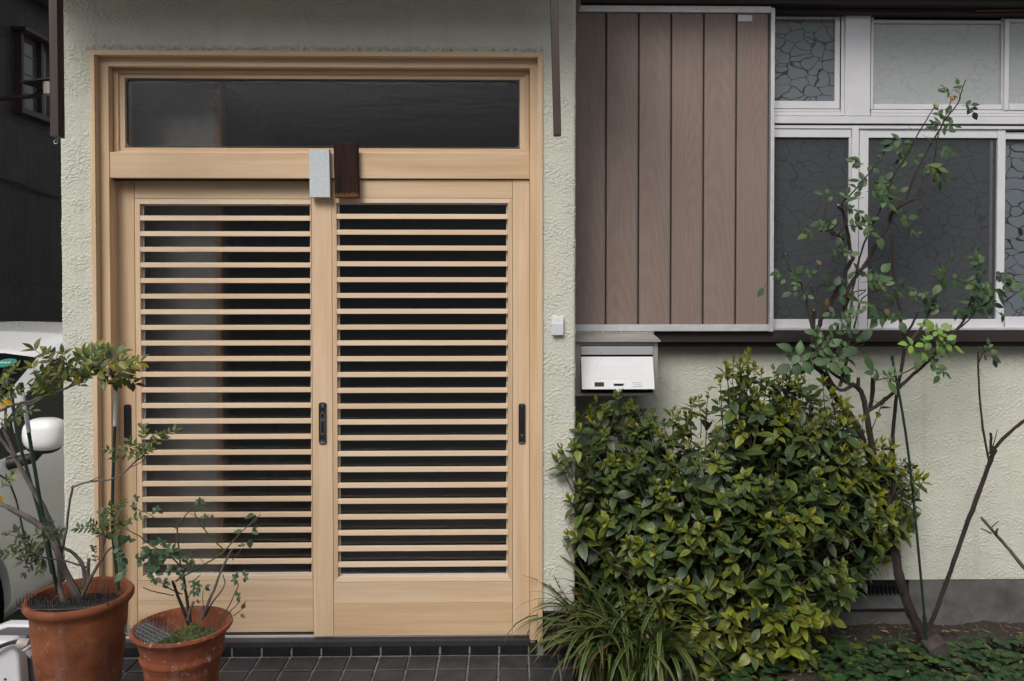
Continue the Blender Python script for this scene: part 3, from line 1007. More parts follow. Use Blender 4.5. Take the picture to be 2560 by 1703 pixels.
# --- canopy over the entrance (its underside shades the top of the wall)
mb = MB()
mb.box(XL - 0.10, XR + 0.06, -0.40, 0.2, ZTOP + 0.001, ZTOP + 0.03)
mb.box(XL - 0.12, XR + 0.08, -0.46, -0.401, ZTOP - 0.03, ZTOP + 0.10)
mb.build('canopy', MT['canopy_wood'], house, bevel=0.003)
mb = MB()
mb.add([(XL - 0.12, -0.47, ZTOP + 0.101), (XR + 0.08, -0.47, ZTOP + 0.101), (XR + 0.08, 0.6, ZTOP + 0.45), (XL - 0.12, 0.6, ZTOP + 0.45)], [(0, 1, 2, 3)])
mb.build('canopy_roof', MT['opposite_roof'], house)

# --- garden wall: stucco, plinth, vent
zw0, zw1 = ZZ(1449, R, 2300), ZZ(860, R, 2000)
XE = 4.6
sheet_object('wall', [stucco_sheet([(XR - 0.05, R), (3.2, R)], zw0, zw1 + 0.05, 0.0026, 0.0029, None, 1.0)], MT['stucco'], house)
box('wall', MT['stucco'], house, 3.2, XE, R - 0.002, R + 0.1, zw0, zw1 + 0.05, 0)
box('wall', MT['stucco'], house, XR - 0.02, XE, R + 0.02, R + 0.2, zw1 + 0.051, 2.9, 0)
vx0, vx1 = XX(2122, R), XX(2280, R)
vz1, vz0 = zw0 - 0.004, ZZ(1496, R, 2200)
YB = R + 0.004
fm = MB()
fm.box(XR - 0.04, vx0, YB, YB + 0.15, SOIL - 0.2, zw0 - 0.001)
fm.box(vx1, XE, YB, YB + 0.15, SOIL - 0.2, zw0 - 0.001)
fm.box(vx0 + 0.0002, vx1 - 0.0002, YB, YB + 0.15, SOIL - 0.2, vz0 - 0.03)
# sloping sill of the vent
fm.add([(vx0 - 0.004, YB - 0.030, vz0 - 0.034), (vx1 + 0.004, YB - 0.030, vz0 - 0.034), (vx1 + 0.004, YB + 0.05, vz0), (vx0 - 0.004, YB + 0.05, vz0),
        (vx0 - 0.004, YB - 0.002, vz0 - 0.060), (vx1 + 0.004, YB - 0.002, vz0 - 0.060)],
       [(0, 1, 2, 3), (4, 5, 1, 0), (0, 3, 4), (1, 5, 2)])
fnd = fm.build('foundation', MT['concrete'], house)
vent = part('vent_grille', ((vx0 + vx1) / 2, YB + 0.03, vz0), house)
box('vent_opening', MT['gap_black'], vent, vx0 + 0.0005, vx1 - 0.0005, YB + 0.06, YB + 0.07, vz0 - 0.03, vz1, 0)
nb = 15
m = MB()
for k in range(nb):
    xx = vx0 + (k + 0.5) * (vx1 - vx0) / nb
    b_ = MB().box(xx - 0.003, xx + 0.003, YB + 0.028, YB + 0.036, vz0 + 0.001, vz0 + 0.040)
    b_.build('bar', MT['mat_black'], vent)
box('vent_rail', MT['mat_black'], vent, vx0 + 0.001, vx1 - 0.001, YB + 0.027, YB + 0.037, vz0 + 0.0405, vz1 - 0.001, 0)

# --- dark sill boards below shutter case and windows
zs1, zs2, zs3 = ZZ(826, 0.30, 2000), ZZ(855.5, 0.30, 2000), ZZ(867, 0.33, 2000)
sb = part('sill_board', (1.5, 0.33, zs3), house)
box('board', MT['sill_board_brown'], sb, XR - 0.01, XE, 0.300, R + 0.02, zs2, zs1, 0.002)
box('board', MT['sill_board_brown'], sb, XR - 0.01, XE, 0.330, R + 0.02, zs3, zs2 - 0.003, 0.002)

# --- shutter case (tobukuro)
YK = 0.285
shc = part('shutter_case', (XX(1680, YK), YK, ZZ(828, YK)), house)
zk_t, zk_b = ZZ(33, YK, 1680), ZZ(811, YK, 1680)
seams = [1430, 1513, 1594.3, 1675.3, 1756, 1837.3, 1918.5]
gx_ = 3.3
for a, b in zip(seams[:-1], seams[1:]):
    box('board', MT['shutter_board'], shc, XX(a + gx_, YK), XX(b - gx_, YK), YK, YK + 0.012, zk_b, zk_t, 0.002)
for a in seams[1:]:
    xg = XX(a, YK)
    g0 = MB()
    g0.box(xg - 0.0050, xg - 0.0005, YK + 0.006, YK + 0.011, zk_b + 0.001, zk_t - 0.001)
    g0.build('joint_strip', MT['shutter_board'], shc, bevel=0.001)
    for pyy in (291, 553, 800):
        c = P(a, pyy, YK + 0.004)
        MB().tube([(xg - 0.003, YK + 0.0055, c.z), (xg - 0.003, YK + 0.003, c.z)], 0.0035, 8).build('rivet', MT['shutter_board'], shc)
box('case_back', MT['gap_black'], shc, XR - 0.01, XX(1921, YK), YK + 0.0125, R - 0.003, zk_b + 0.0005, zk_t - 0.0005, 0)
AT = MT['aluminium_trim']
xt1 = XX(1922, YK)
box('trim', AT, shc, XR - 0.01, xt1, YK - 0.010, YK + 0.02, zk_t + 0.0006, ZZ(16, YK, 1680), 0.002)
box('trim', AT, shc, XR - 0.01, xt1, YK - 0.012, YK + 0.06, ZZ(828, YK, 1680), zk_b - 0.0006, 0.002)
box('trim', AT, shc, xt1 + 0.0006, XX(1927.5, YK), YK - 0.011, R - 0.004, ZZ(829, YK, 1680), ZZ(20, YK, 1680), 0.001)
box('trim', AT, shc, XX(1928, YK), XX(1932.5, YK), YK - 0.006, R - 0.004, ZZ(829, YK, 1680), ZZ(20, YK, 1680), 0.001)
lbm = MB()
l0, l1 = P(1845, 53, YK - 0.0006), P(1880, 38, YK - 0.0006)
lbm.box(l0.x, l1.x, YK - 0.0009, YK - 0.0003, l0.z, l1.z)
lbm.build('maker_plate', MT['label_silver'], shc)
# eave board and soffit above
ev = part('eave', (1.6, 0.2, 2.5), house)
ze = ZZ(11, YK - 0.02, 2000)
box('eave_board', MT['sill_board_brown'], ev, XR + 0.002, XE, YK - 0.03, R + 0.02, ze, ze + 0.022, 0.002)
box('eave_board', MT['dark_bar_wood'], ev, XR + 0.002, XE, YK - 0.055, R + 0.02, ze + 0.0225, ze + 0.12, 0.002)
box('eave_board', MT['sill_board_brown'], ev, XR + 0.004, XE, YK + 0.022, R + 0.02, ze - 0.020, ze - 0.0005, 0.001)
box('soffit', MT['dark_bar_wood'], ev, XR + 0.09, XE, 0.0, R + 0.1, ze + 0.1205, ze + 0.14, 0)
rp = MB()
a, b = P(2440, 27, YK + 0.01), P(2600, 25, YK + 0.01)
rp.tube([a, b, b + Vector((1, 0, 0))], 0.004, 8)
rp.build('cable', MT['red_pipe'], ev)
# bracket at the corner of canopy and shutter case
bk = MB()
p0 = P(1440, 40, 0.2); p1 = P(1454, 5, 0.2)
bk.add([(p0.x, 0.22, p0.z), (p1.x, 0.22, p1.z), (p1.x - 0.012, 0.22, p1.z + 0.06), (p0.x, 0.22, p1.z + 0.06),
        (p0.x, 0.25, p0.z), (p1.x, 0.25, p1.z), (p1.x - 0.012, 0.25, p1.z + 0.06), (p0.x, 0.25, p1.z + 0.06)],
       [(0, 1, 2, 3), (7, 6, 5, 4), (0, 4, 5, 1), (1, 5, 6, 2)])
bk.build('bracket', MT['gutter_grey'], ev)

# --- windows
WS = MT['white_sash']
YW = 0.345            # frame face
def wb(name, parent, px0, px1, py0, py1, Y, dY=0.03, mat=None, bevel=0.0015):
    pm = (px0 + px1) / 2
    a, b = P(px0, (py0 + py1) / 2, Y), P(px1, (py0 + py1) / 2, Y)
    z0, z1 = ZZ(py1, Y, 2230), ZZ(py0, Y, 2230)
    return box(name, mat or WS, parent, a.x, b.x, Y, Y + dY, z0, z1, bevel)
FAR = 2900
up = part('upper_window', (XX(2250, YW), YW, ZZ(300, YW)), house)
wb('frame', up, 1933, FAR, 30, 41, YW, 0.05)                        # head
wb('frame', up, 2113.5, 2176, 30.5, 290, YW - 0.006, 0.05)          # wide mullion
wb('frame', up, 2103, 2112.5, 41.5, 289, YW + 0.006, 0.04)
wb('frame', up, 1933, 2102, 281, 290, YW, 0.04)                     # sill track left
wb('frame', up, 2177, FAR, 283, 290, YW, 0.04)
wb('frame', up, 1933, 2100, 274, 280.4, YW + 0.008, 0.03)
wb('frame', up, 2178, FAR, 274.5, 282.4, YW + 0.008, 0.03)
wb('frame', up, 1933, FAR, 291, 309, YW - 0.012, 0.06)              # transom beam
wb('frame_gap', up, 1933, FAR, 309.3, 313.7, YW + 0.004, 0.04, MT['gap_black'], 0)
# left sash
wb('sash', up, 2087.5, 2100, 42.5, 272.5, YW + 0.010, 0.022)
wb('sash', up, 1930, 2087, 253.5, 272.5, YW + 0.011, 0.02)
wb('sash', up, 1930, 2087, 42.5, 48, YW + 0.011, 0.02)
wb('pane', up, 1930, 2087.3, 47, 254.5, YW + 0.022, 0.004, MT['figured_glass'], 0)
wb('rubber_strip', up, 2101, 2102.6, 41.6, 273, YW + 0.009, 0.02, MT['gap_black'], 0)
# middle sash (behind) and right sash
wb('sash', up, 2177.5, 2184, 43, 273, YW + 0.012, 0.02)
wb('sash', up, 2184.4, 2503, 260.5, 273, YW + 0.013, 0.018)
wb('sash', up, 2184.4, 2503, 49.5, 57, YW + 0.013, 0.018)
wb('sash', up, 2503.4, 2511, 43, 273, YW + 0.014, 0.016, AT)
wb('pane', up, 2184, 2503.6, 56, 261.5, YW + 0.026, 0.004, MT['figured_glass_sky_tint'], 0)
wb('sash', up, 2512, 2523, 45, 274, YW + 0.002, 0.018)
wb('sash', up, 2523.4, FAR, 258, 274, YW + 0.003, 0.016)
wb('sash', up, 2523.4, FAR, 45, 53, YW + 0.003, 0.016)
wb('pane', up, 2523, FAR, 52, 259, YW + 0.014, 0.003, MT['figured_glass_sky_tint'], 0)
lo = part('lower_window', (XX(2250, YW), YW, ZZ(822, YW)), house)
# screens slide in front of the glass
wb('frame', lo, 1933, FAR, 314, 322, YW - 0.004, 0.05)
wb('sash', lo, 1930, 2128, 322.5, 344, YW + 0.001, 0.016)
wb('sash', lo, 2129, 2146, 316, 819, YW - 0.006, 0.018)
wb('sash', lo, 1930, 2128, 798, 819, YW + 0.001, 0.016)
wb('sash', lo, 2121, 2128.5, 344.5, 797.5, YW + 0.002, 0.012, AT)
wb('screen', lo, 1930, 2121.5, 343, 799, YW + 0.010, 0.0008, MT['insect_screen'], 0)
wb('sash', lo, 2147.5, 2170, 323, 819, YW + 0.004, 0.016)
wb('sash', lo, 2170.4, 2494, 322.5, 344.5, YW + 0.005, 0.016)
wb('sash', lo, 2170.4, 2492, 798, 819, YW + 0.005, 0.016)
wb('sash', lo, 2492.5, 2512, 322.6, 819, YW + 0.003, 0.016)
wb('screen', lo, 2170, 2493, 343, 799, YW + 0.013, 0.0008, MT['insect_screen'], 0)
wb('sash', lo, 2474, 2481, 345, 797, YW + 0.020, 0.010, AT)
wb('sash', lo, 2512.5, FAR, 330, 347, YW + 0.012, 0.016)
wb('sash', lo, 2512.5, FAR, 792, 819, YW + 0.012, 0.016)
wb('pane', lo, 1930, FAR, 330, 805, YW + 0.034, 0.004, MT['figured_glass'], 0)
wb('frame', lo, 1933, FAR, 819.5, 825.5, YW - 0.018, 0.06, AT)

# ================================================================== THINGS FIXED TO THE HOUSE
# --- hanging bars with hooks
def hanging_bar(name, label, top, bot, wpx, Yf, dy):
    w2 = wpx * (Yf + 3) / FPX
    a, b = P(*top, Yf), P(*bot, Yf)
    ztop = ZTOP - 0.001
    k = (ztop - b.z) / (a.z - b.z)
    a = b + (a - b) * k
    t = thing(name, label, 'hanging bar', (b.x, Yf + dy / 2, b.z), 'brown wooden bars hanging beside the entrance')
    m = MB()
    m.add([(b.x, Yf, b.z), (b.x + w2, Yf, b.z), (b.x + w2, Yf + dy, b.z), (b.x, Yf + dy, b.z),
           (a.x, Yf, a.z), (a.x + w2, Yf, a.z), (a.x + w2, Yf + dy, a.z), (a.x, Yf + dy, a.z)],
          [(3, 2, 1, 0), (4, 5, 6, 7), (0, 1, 5, 4), (1, 2, 6, 5), (2, 3, 7, 6), (3, 0, 4, 7)])
    m.build('bar', MT['dark_bar_wood'], t, bevel=0.002)
    cx, cy = b.x + w2 / 2, Yf + dy / 2
    h = MB()
    pts = [(cx, cy, b.z + 0.006), (cx, cy, b.z - 0.008)]
    for an in np.linspace(90, 360, 9):
        pts.append((cx - 0.006 + 0.006 * math.cos(R_(an)) + 0.006 * 0, cy, b.z - 0.014 - 0.006 + 0.006 * math.sin(R_(an)) + 0.006))
    h.tube(pts, 0.0013, 6)
    h.build('hook', MT['aluminium'], t, smooth=True)
    return t
hanging_bar('hanging_bar', 'brown square bar with hook hanging at the left house corner', (121, 0), (125, 341), 20.5, -0.45, 0.038)
hanging_bar('hanging_bar', 'dark brown bar with hook hanging beside the shutter case', (1376.5, 0), (1385, 337), 18.5, -0.45, 0.036)

# --- name blocks over the doors
def name_block(name, label, mat, corners, Y, th, rnd):
    pts = [P(px, py, Y) for px, py in corners]
    m = MB()
    m.prism([(p.x, p.z) for p in pts], Y, Y + th)
    o = m.build(name, mat, bevel=rnd, seg=3)
    tag(o, label, 'name block')
    return o
name_block('stone_block', 'pale grey stone block mounted on the door lintel', MT['stone_grey'], [(774.5, 493), (825, 493), (822.5, 373), (772.3, 373)], -0.004, 0.027, 0.0008)
name_block('wood_block', 'dark charred wood block mounted on the door lintel', MT['charred_wood'], [(836.5, 494.5), (896.5, 493.5), (893.5, 358.5), (833, 359)], -0.008, 0.031, 0.004)

# --- doorbell button
db = thing('doorbell', 'small white wireless doorbell button on the stucco beside the door', 'doorbell', P(1394, 838, 0))
a, b = P(1380, 838, -0.02), P(1408.5, 792, -0.02)
zm = P(1394, 809, -0.02).z
MB().prism(rounded_rect(a.x, b.x, a.z, b.z, 0.004, 4), -0.020, 0.002).build('body', MT['plastic_white'], db, bevel=0.001)
MB().prism(rounded_rect(a.x + 0.0002, b.x - 0.0002, a.z + 0.0002, zm, 0.0035, 4), -0.0215, -0.0203).build('cover', MT['plastic_grey_blue'], db, bevel=0.0005)
bl = MB()
bc = P(1394, 801.5, -0.0206)
k_ = 0.0045
shape = [(-1, -.8), (-.75, -.5), (-.7, .3), (-.35, .85), (.35, .85), (.7, .3), (.75, -.5), (1, -.8), (-1, -.8)]
bl.tube([(bc.x + x * k_ * 0.8, -0.0204, bc.z + z * k_) for x, z in shape], 0.00035, 4)
for sx in (-1, 1):
    for rr_ in (1.5, 2.1):
        bl.tube([(bc.x + sx * k_ * rr_ * math.cos(an), -0.0204, bc.z + k_ * rr_ * math.sin(an)) for an in np.linspace(-0.5, 0.5, 5)], 0.0003, 4)
bl.build('bell_symbol', MT['print_grey'], db)

# --- mailbox
YM = 0.145
mx0, mx1 = XX(1437, YM, 920), XX(1644.5, YM, 920)
mz1, mz0 = ZZ(856, YM, 1540), ZZ(990, YM, 1540)
mail = thing('mailbox', 'stainless steel wall mailbox with open white front door', 'mailbox', ((mx0 + mx1) / 2, YM, mz0))
st = MT['steel']
fx0, fx1 = XX(1451.7, YM, 920), XX(1633, YM, 920)
fz1, fz0 = ZZ(864.5, YM, 1540), ZZ(983, YM, 1540)
mitre('front_frame', (st, st), mail, mx0, mx1, mz0, mz1, fx0, fx1, fz0, fz1, YM, YM + 0.012)
bm_ = MB()
bm_.box(mx0 + 0.001, mx0 + 0.004, YM + 0.0125, 0.395, mz0 + 0.001, mz1 - 0.001)
bm_.box(mx1 - 0.004, mx1 - 0.001, YM + 0.0125, 0.395, mz0 + 0.001, mz1 - 0.001)
bm_.box(mx0 + 0.0042, mx1 - 0.0042, YM + 0.0125, 0.395, mz0 + 0.001, mz0 + 0.004)
bm_.box(mx0 + 0.0042, mx1 - 0.0042, YM + 0.0125, 0.395, mz1 - 0.004, mz1 - 0.001)
bm_.build('box', st, mail)
box('inside', MT['gap_black'], mail, mx0 + 0.0045, mx1 - 0.0045, YM + 0.05, 0.394, mz0 + 0.0045, mz1 - 0.0045, 0)
# sloped lid with a gentle dent and screwed back flange
yl0, yl1 = 0.125, 0.275
lx0, lx1 = mx0 - 0.006, XX(1651.5, yl0, 853)
lz0, lz1 = ZZ(852, yl0, 1540), ZZ(836, yl1, 1540)
lm = MB()
nx_, ny_ = 24, 8
V_, F_ = [], []
for i in range(nx_ + 1):
    for j in range(ny_ + 1):
        u, v = i / nx_, j / ny_
        V_.append((lx0 + (lx1 - lx0) * u - 0.0 * v, yl0 + (yl1 - yl0) * v, lz0 + (lz1 - lz0) * v - 0.004 * math.sin(math.pi * u) * math.sin(math.pi * v) + 0.0015 * math.sin(7 * u + 3 * v)))
for i in range(nx_):
    for j in range(ny_):
        q = i * (ny_ + 1) + j
        F_.append((q, q + ny_ + 1, q + ny_ + 2, q + 1))
lm.add(V_, F_)
lm.build('lid', st, mail, smooth=True)
box('lid_edge', st, mail, lx0, lx1, yl0 - 0.002, yl0, lz0 - 0.005, lz0 + 0.0006, 0.0008)
box('lid_flange', st, mail, lx0, lx1, yl1 + 0.0006, yl1 + 0.003, lz1 - 0.002, ZZ(828, yl1, 1540), 0.0008)
for pxs in (1446, 1506, 1552, 1616):
    c = P(pxs, 832, yl1)
    MB().tube([(c.x, yl1 + 0.0004, c.z), (c.x, yl1 - 0.0025, c.z)], [0.0042, 0.0030], 10).build('screw', MT['steel_bright'], mail, smooth=True)
box('flap', MT['steel_bright'], mail, fx0 + 0.001, fx1 - 0.001, YM - 0.004, YM + 0.008, ZZ(887, YM, 1540), ZZ(866.5, YM, 1540), 0.002)
# white inner door, hanging open at the bottom
ztop_d, zbot_d = ZZ(892, YM - 0.002, 1540), ZZ(973.5, YM - 0.045, 1540)
yd0, yd1 = YM - 0.002, YM - 0.046
dm = MB()
xd0, xd1 = fx0 + 0.001, fx1 - 0.002
def dp(u, v, off=0.0):
    y = yd0 + (yd1 - yd0) * v
    z = ztop_d + (zbot_d - ztop_d) * v
    nrm = Vector((0, zbot_d - ztop_d, -(yd1 - yd0))).normalized()
    return Vector((xd0 + (xd1 - xd0) * u, y, z)) + nrm * off
def dquad(m, u0, u1, v0, v1, o0, o1):
    f = [dp(u0, v1, o1), dp(u1, v1, o1), dp(u1, v0, o1), dp(u0, v0, o1)]
    b = [dp(u0, v1, o0), dp(u1, v1, o0), dp(u1, v0, o0), dp(u0, v0, o0)]
    m.add(f + b, [(0, 1, 2, 3), (7, 6, 5, 4), (0, 4, 5, 1), (1, 5, 6, 2), (2, 6, 7, 3), (3, 7, 4, 0)])
dquad(dm, 0, 1, 0, 1, -0.0015, 0.0015)
door_m = dm.build('front_door', MT['box_door_white'], mail, bevel=0.0008)
e = MB()
for u0, u1, v0, v1 in ((0.19, 0.81, 0.31, 0.325), (0.19, 0.81, 0.655, 0.67), (0.19, 0.20, 0.326, 0.654), (0.80, 0.81, 0.326, 0.654)):
    dquad(e, u0, u1, v0, v1, 0.0016, 0.0021)
for row in range(3):
    u = 0.24
    while u < 0.76:
        wd_ = random.uniform(0.02, 0.05)
        dquad(e, u, min(u + wd_, 0.77), 0.40 + row * 0.08, 0.425 + row * 0.08, 0.0016, 0.00175)
        u += wd_ + 0.012
e.build('embossed_plate', MT['box_emboss'], door_m)
wn = MB()
dquad(wn, 0.175, 0.305, 0.785, 0.92, 0.0016, 0.0018)
wn.build('label_window', MT['gap_black'], door_m)
lt = MB()
dquad(lt, 0.435, 0.575, 0.79, 0.845, 0.0016, 0.010)
dquad(lt, 0.445, 0.565, 0.91, 1.0, 0.0016, 0.006)
dquad(lt, 0.465, 0.545, 1.001, 1.09, 0.0, 0.004)
lt.build('latch', MT['box_door_white'], door_m, bevel=0.0008)
lk = MB()
dquad(lk, 0.44, 0.57, 0.846, 0.909, 0.0016, 0.003)
dquad(lk, 0.495, 0.513, 1.03, 1.06, 0.0041, 0.0044)
for k, (v0, v1) in enumerate(((0.80, 0.805), (0.835, 0.885), (0.915, 0.925))):
    a_, b_, = dp(0.70, v0, 0.0018), dp(0.83, v1, 0.0018)
    lk.tube([a_, b_], 0.0006, 4)
lk.build('latch_shadow_line', MT['gap_black'], door_m)

# ================================================================== NEIGHBOUR, CAR, STREET
XN = -4.2
nb_ = thing('neighbour_house', 'black corrugated metal house beyond the parked car', 'house', (XN - 2, 5, ROAD))
def YN(px):        # where photo column px meets the neighbour's wall
    d = _f + _r * ((px - PX0) / FPX)
    return CAM.y + d.y * (XN - CAM.x) / d.x
def ZN(px, py):
    d = _f + _r * ((px - PX0) / FPX) - _u * ((py - PY0) / FPX)
    return CAM.z + d.z * (XN - CAM.x) / d.x
zeave = ZN(112, 12)
ya, yb = 1.2, 9.5
nr = int((yb - ya) / 0.032)
pr = []
for i in range(nr):
    y = ya + i * 0.032
    pr += [(XN, y), (XN + 0.004, y + 0.006), (XN + 0.004, y + 0.012), (XN, y + 0.018)]
pr.append((XN, yb))
yw0, yw1 = YN(40), YN(136)
zw_t0, zw_b0 = ZN(44, 84), ZN(44, 272)
m = MB()
def cor(m, z0, z1, prof):
    n_ = len(prof)
    m.add([(x, y, z0) for x, y in prof] + [(x, y, z1) for x, y in prof], [(i, i + 1, i + 1 + n_, i + n_) for i in range(n_ - 1)])
zj = sorted({ROAD, ZN(20, 711), ZN(10, 292), ZN(20, 95), zeave})
for a_, b_ in zip(zj[:-1], zj[1:]):
    off = 0.002 * (zj.index(a_) % 2)
    cor(m, a_ + 0.0, b_ - 0.004, [(x + off, y) for x, y in pr])
m.box(XN - 4, XN - 0.01, ya, yb, ROAD, zeave)
m.build('wall', MT['corrugated_black'], nb_)
m = MB()
m.box(XN - 4.3, XN + 0.14, ya - 0.2, yb + 0.2, zeave + 0.001, zeave + 0.05)
m.add([(XN + 0.14, ya - 0.2, zeave + 0.051), (XN + 0.14, yb + 0.2, zeave + 0.051), (XN - 2.2, yb + 0.2, zeave + 1.2), (XN - 2.2, ya - 0.2, zeave + 1.2)], [(0, 1, 2, 3)])
m.build('roof', MT['opposite_roof'], nb_)
m = MB()
m.tube([(XN + 0.17, ya - 0.2, zeave + 0.02), (XN + 0.17, yb + 0.2, zeave + 0.02)], 0.05, 10)
m.build('gutter', MT['gutter_grey'], nb_, smooth=True)
nw = part('window', (XN, (yw0 + yw1) / 2, zw_b0), nb_)
fr_m = MT['neighbour_frame']
def nbx(name, x0, x1, y0, y1, z0, z1, mat):
    return box(name, mat, nw, x0, x1, y0, y1, z0, z1, 0.003)
nbx('frame', XN + 0.002, XN + 0.07, yw0, yw0 + 0.035, zw_b0, zw_t0, fr_m)
nbx('frame', XN + 0.002, XN + 0.07, yw1 - 0.035, yw1, zw_b0, zw_t0, fr_m)
nbx('frame', XN + 0.002, XN + 0.09, yw0 - 0.03, yw1 + 0.03, zw_b0 - 0.05, zw_b0 - 0.001, fr_m)
nbx('hood', XN + 0.002, XN + 0.13, yw0 - 0.04, yw1 + 0.04, zw_t0 + 0.001, zw_t0 + 0.03, fr_m)
ym = yw0 + (yw1 - yw0) * 0.58
nbx('mullion', XN + 0.006, XN + 0.055, ym - 0.02, ym + 0.02, zw_b0, zw_t0, fr_m)
nbx('pane', XN + 0.004, XN + 0.016, yw0 + 0.036, ym - 0.021, zw_b0 + 0.001, zw_t0 - 0.001, MT['neighbour_glass'])
nbx('pane', XN + 0.004, XN + 0.016, ym + 0.021, yw1 - 0.036, zw_b0 + 0.001, zw_t0 - 0.001, MT['neighbour_glass'])
for k in (1, 2, 3):
    zz = zw_b0 + (zw_t0 - zw_b0) * k / 4
    nbx('glazing_bar', XN + 0.0165, XN + 0.024, yw0 + 0.037, ym - 0.022, zz - 0.006, zz + 0.006, MT['neighbour_glass'])
# wall lamp with a bent dark shade
lp = P(104, 222, 3.1)
lamp = thing('wall_lamp', 'dark outdoor lamp with white bulb case on the black house', 'lamp', lp)
MB().add([(lp.x - 0.17, 3.1, lp.z + 0.045), (lp.x + 0.15, 3.1, lp.z + 0.085), (lp.x + 0.15, 3.35, lp.z + 0.10), (lp.x - 0.17, 3.35, lp.z + 0.06),
          (lp.x - 0.17, 3.1, lp.z + 0.06), (lp.x + 0.15, 3.1, lp.z + 0.10), (lp.x + 0.15, 3.35, lp.z + 0.115), (lp.x - 0.17, 3.35, lp.z + 0.075)],
         [(3, 2, 1, 0), (4, 5, 6, 7), (0, 1, 5, 4), (1, 2, 6, 5), (2, 3, 7, 6), (3, 0, 4, 7)]).build('shade', MT['neighbour_frame'], lamp, bevel=0.003)
MB().lathe([(0.0, 0.06), (0.05, 0.06), (0.045, -0.03), (0.0, -0.04)], (lp.x + 0.03, 3.16, lp.z), 16).build('lamp_glass', MT['nozzle_grey'], lamp, smooth=True)
MB().tube([(lp.x + 0.03, 3.22, lp.z + 0.075), (lp.x - 0.05, 3.24, lp.z + 0.03), (lp.x - 0.14, 3.25, lp.z - 0.02), (XN + 0.006, 3.25, lp.z - 0.06)], 0.018, 8).build('arm', MT['neighbour_frame'], lamp, smooth=True)
# cable drooping along the wall
cb = MB()
cpts = []
for px_, py_ in ((-40, 425), (0, 441), (50, 458), (90, 474), (130, 486), (165, 494)):
    d = _f + _r * ((px_ - PX0) / FPX) - _u * ((py_ - PY0) / FPX)
    cpts.append(CAM + d * ((XN + 0.04 - CAM.x) / d.x))
cb.tube(cpts, 0.009, 6)
cb.tube([p + Vector((0.01, 0, -0.02 * math.sin(i / 5 * 3.14))) for i, p in enumerate(cpts)], 0.006, 6)
tag(cb.build('cable', MT['car_black'], smooth=True), 'black cable drooping across the black corrugated wall', 'cable')

# --- parked car, nose towards the street
CX, CY0, CZ = -3.04, -0.82, ROAD
car = thing('parked_car', 'white hatchback car parked beside the house', 'car', (CX, CY0 + 1.9, CZ))
LK = [0, .08, .25, .6, 1.0, 1.18, 1.5, 1.95, 2.3, 2.8, 3.3, 3.62, 3.8, 3.9]
WK = [.55, .70, .78, .815, .825, .83, .83, .83, .83, .83, .825, .80, .77, .70]
TK = [.55, .72, .82, .93, 1.0, 1.02, 1.19, 1.385, 1.455, 1.485, 1.43, 1.25, 1.0, .8]
BK = [.50, .64, .75, .86, .90, .915, .925, .94, .95, .96, .96, .93, .88, .75]
GK = [.40, .50, .60, .68, .72, .735, .69, .62, .61, .60, .585, .60, .60, .5]     # roof / pillar half width
st_l = np.unique(np.concatenate([np.linspace(0, 3.9, 66), LK]))
def sec(l):
    w_, zt, zb_, gw = (np.interp(l, LK, k) for k in (WK, TK, BK, GK))
    rise = max(0.0, zt - zb_ - 0.09)
    cab = min(1.0, max(0.0, (l - 1.15) / 0.12)) * min(1.0, max(0.0, (3.75 - l) / 0.12))
    pil = zt - 0.036 - 0.012 * cab
    pts = [(0, .2), (w_ * .9, .2), (w_ * .985, .30), (w_ * 1.0, .50), (w_ * .995, .50 + (zb_ - .5) * .55), (w_ * .97, zb_ - .03), (w_ * .945, zb_)]
    gl0 = (gw + (w_ * .945 - gw) * .9, zb_ + .012)
    top_s = (gw + 0.035, max(zb_ + .014, pil - .045))
    top_w = (gw - 0.012, max(zb_ + .02, pil + 0.012))
    pts += [gl0, top_s, top_w, (gw * .72, zt - .014), (gw * .4, zt - .006), (0, zt)]
    return pts
secs = [sec(l) for l in st_l]
npt = len(secs[0])
bodym, wsm, swm_l, swm_r, rwm = MB(), MB(), MB(), MB(), MB()
for i in range(len(st_l) - 1):
    la, lb = st_l[i], st_l[i + 1]
    lm_ = (la + lb) / 2
    for sgn in (1, -1):
        for j in range(npt - 1):
            q = []
            for (l, s_, jj) in ((la, secs[i], j), (lb, secs[i + 1], j), (lb, secs[i + 1], j + 1), (la, secs[i], j + 1)):
                q.append((CX + sgn * s_[jj][0], CY0 + l, CZ + s_[jj][1]))
            if sgn < 0:
                q = q[::-1]
            tgt = bodym
            if j == 7 and 1.28 < lm_ < 3.35 and not (2.28 < lm_ < 2.36):
                tgt = swm_l if sgn > 0 else swm_r
            elif j >= 9 and 1.2 < lm_ < 1.93:
                tgt = wsm
            elif j >= 9 and 3.36 < lm_ < 3.6:
                tgt = rwm
            tgt.add(q, [(0, 1, 2, 3)])
def weld(o):
    bm = bmesh.new()
    bm.from_mesh(o.data)
    bmesh.ops.remove_doubles(bm, verts=bm.verts, dist=0.0005)
    bmesh.ops.recalc_face_normals(bm, faces=bm.faces)
    bm.to_mesh(o.data)
    bm.free()
    o.data.polygons.foreach_set('use_smooth', [True] * len(o.data.polygons))
body = bodym.build('body', MT['car_white'], car)
weld(body)
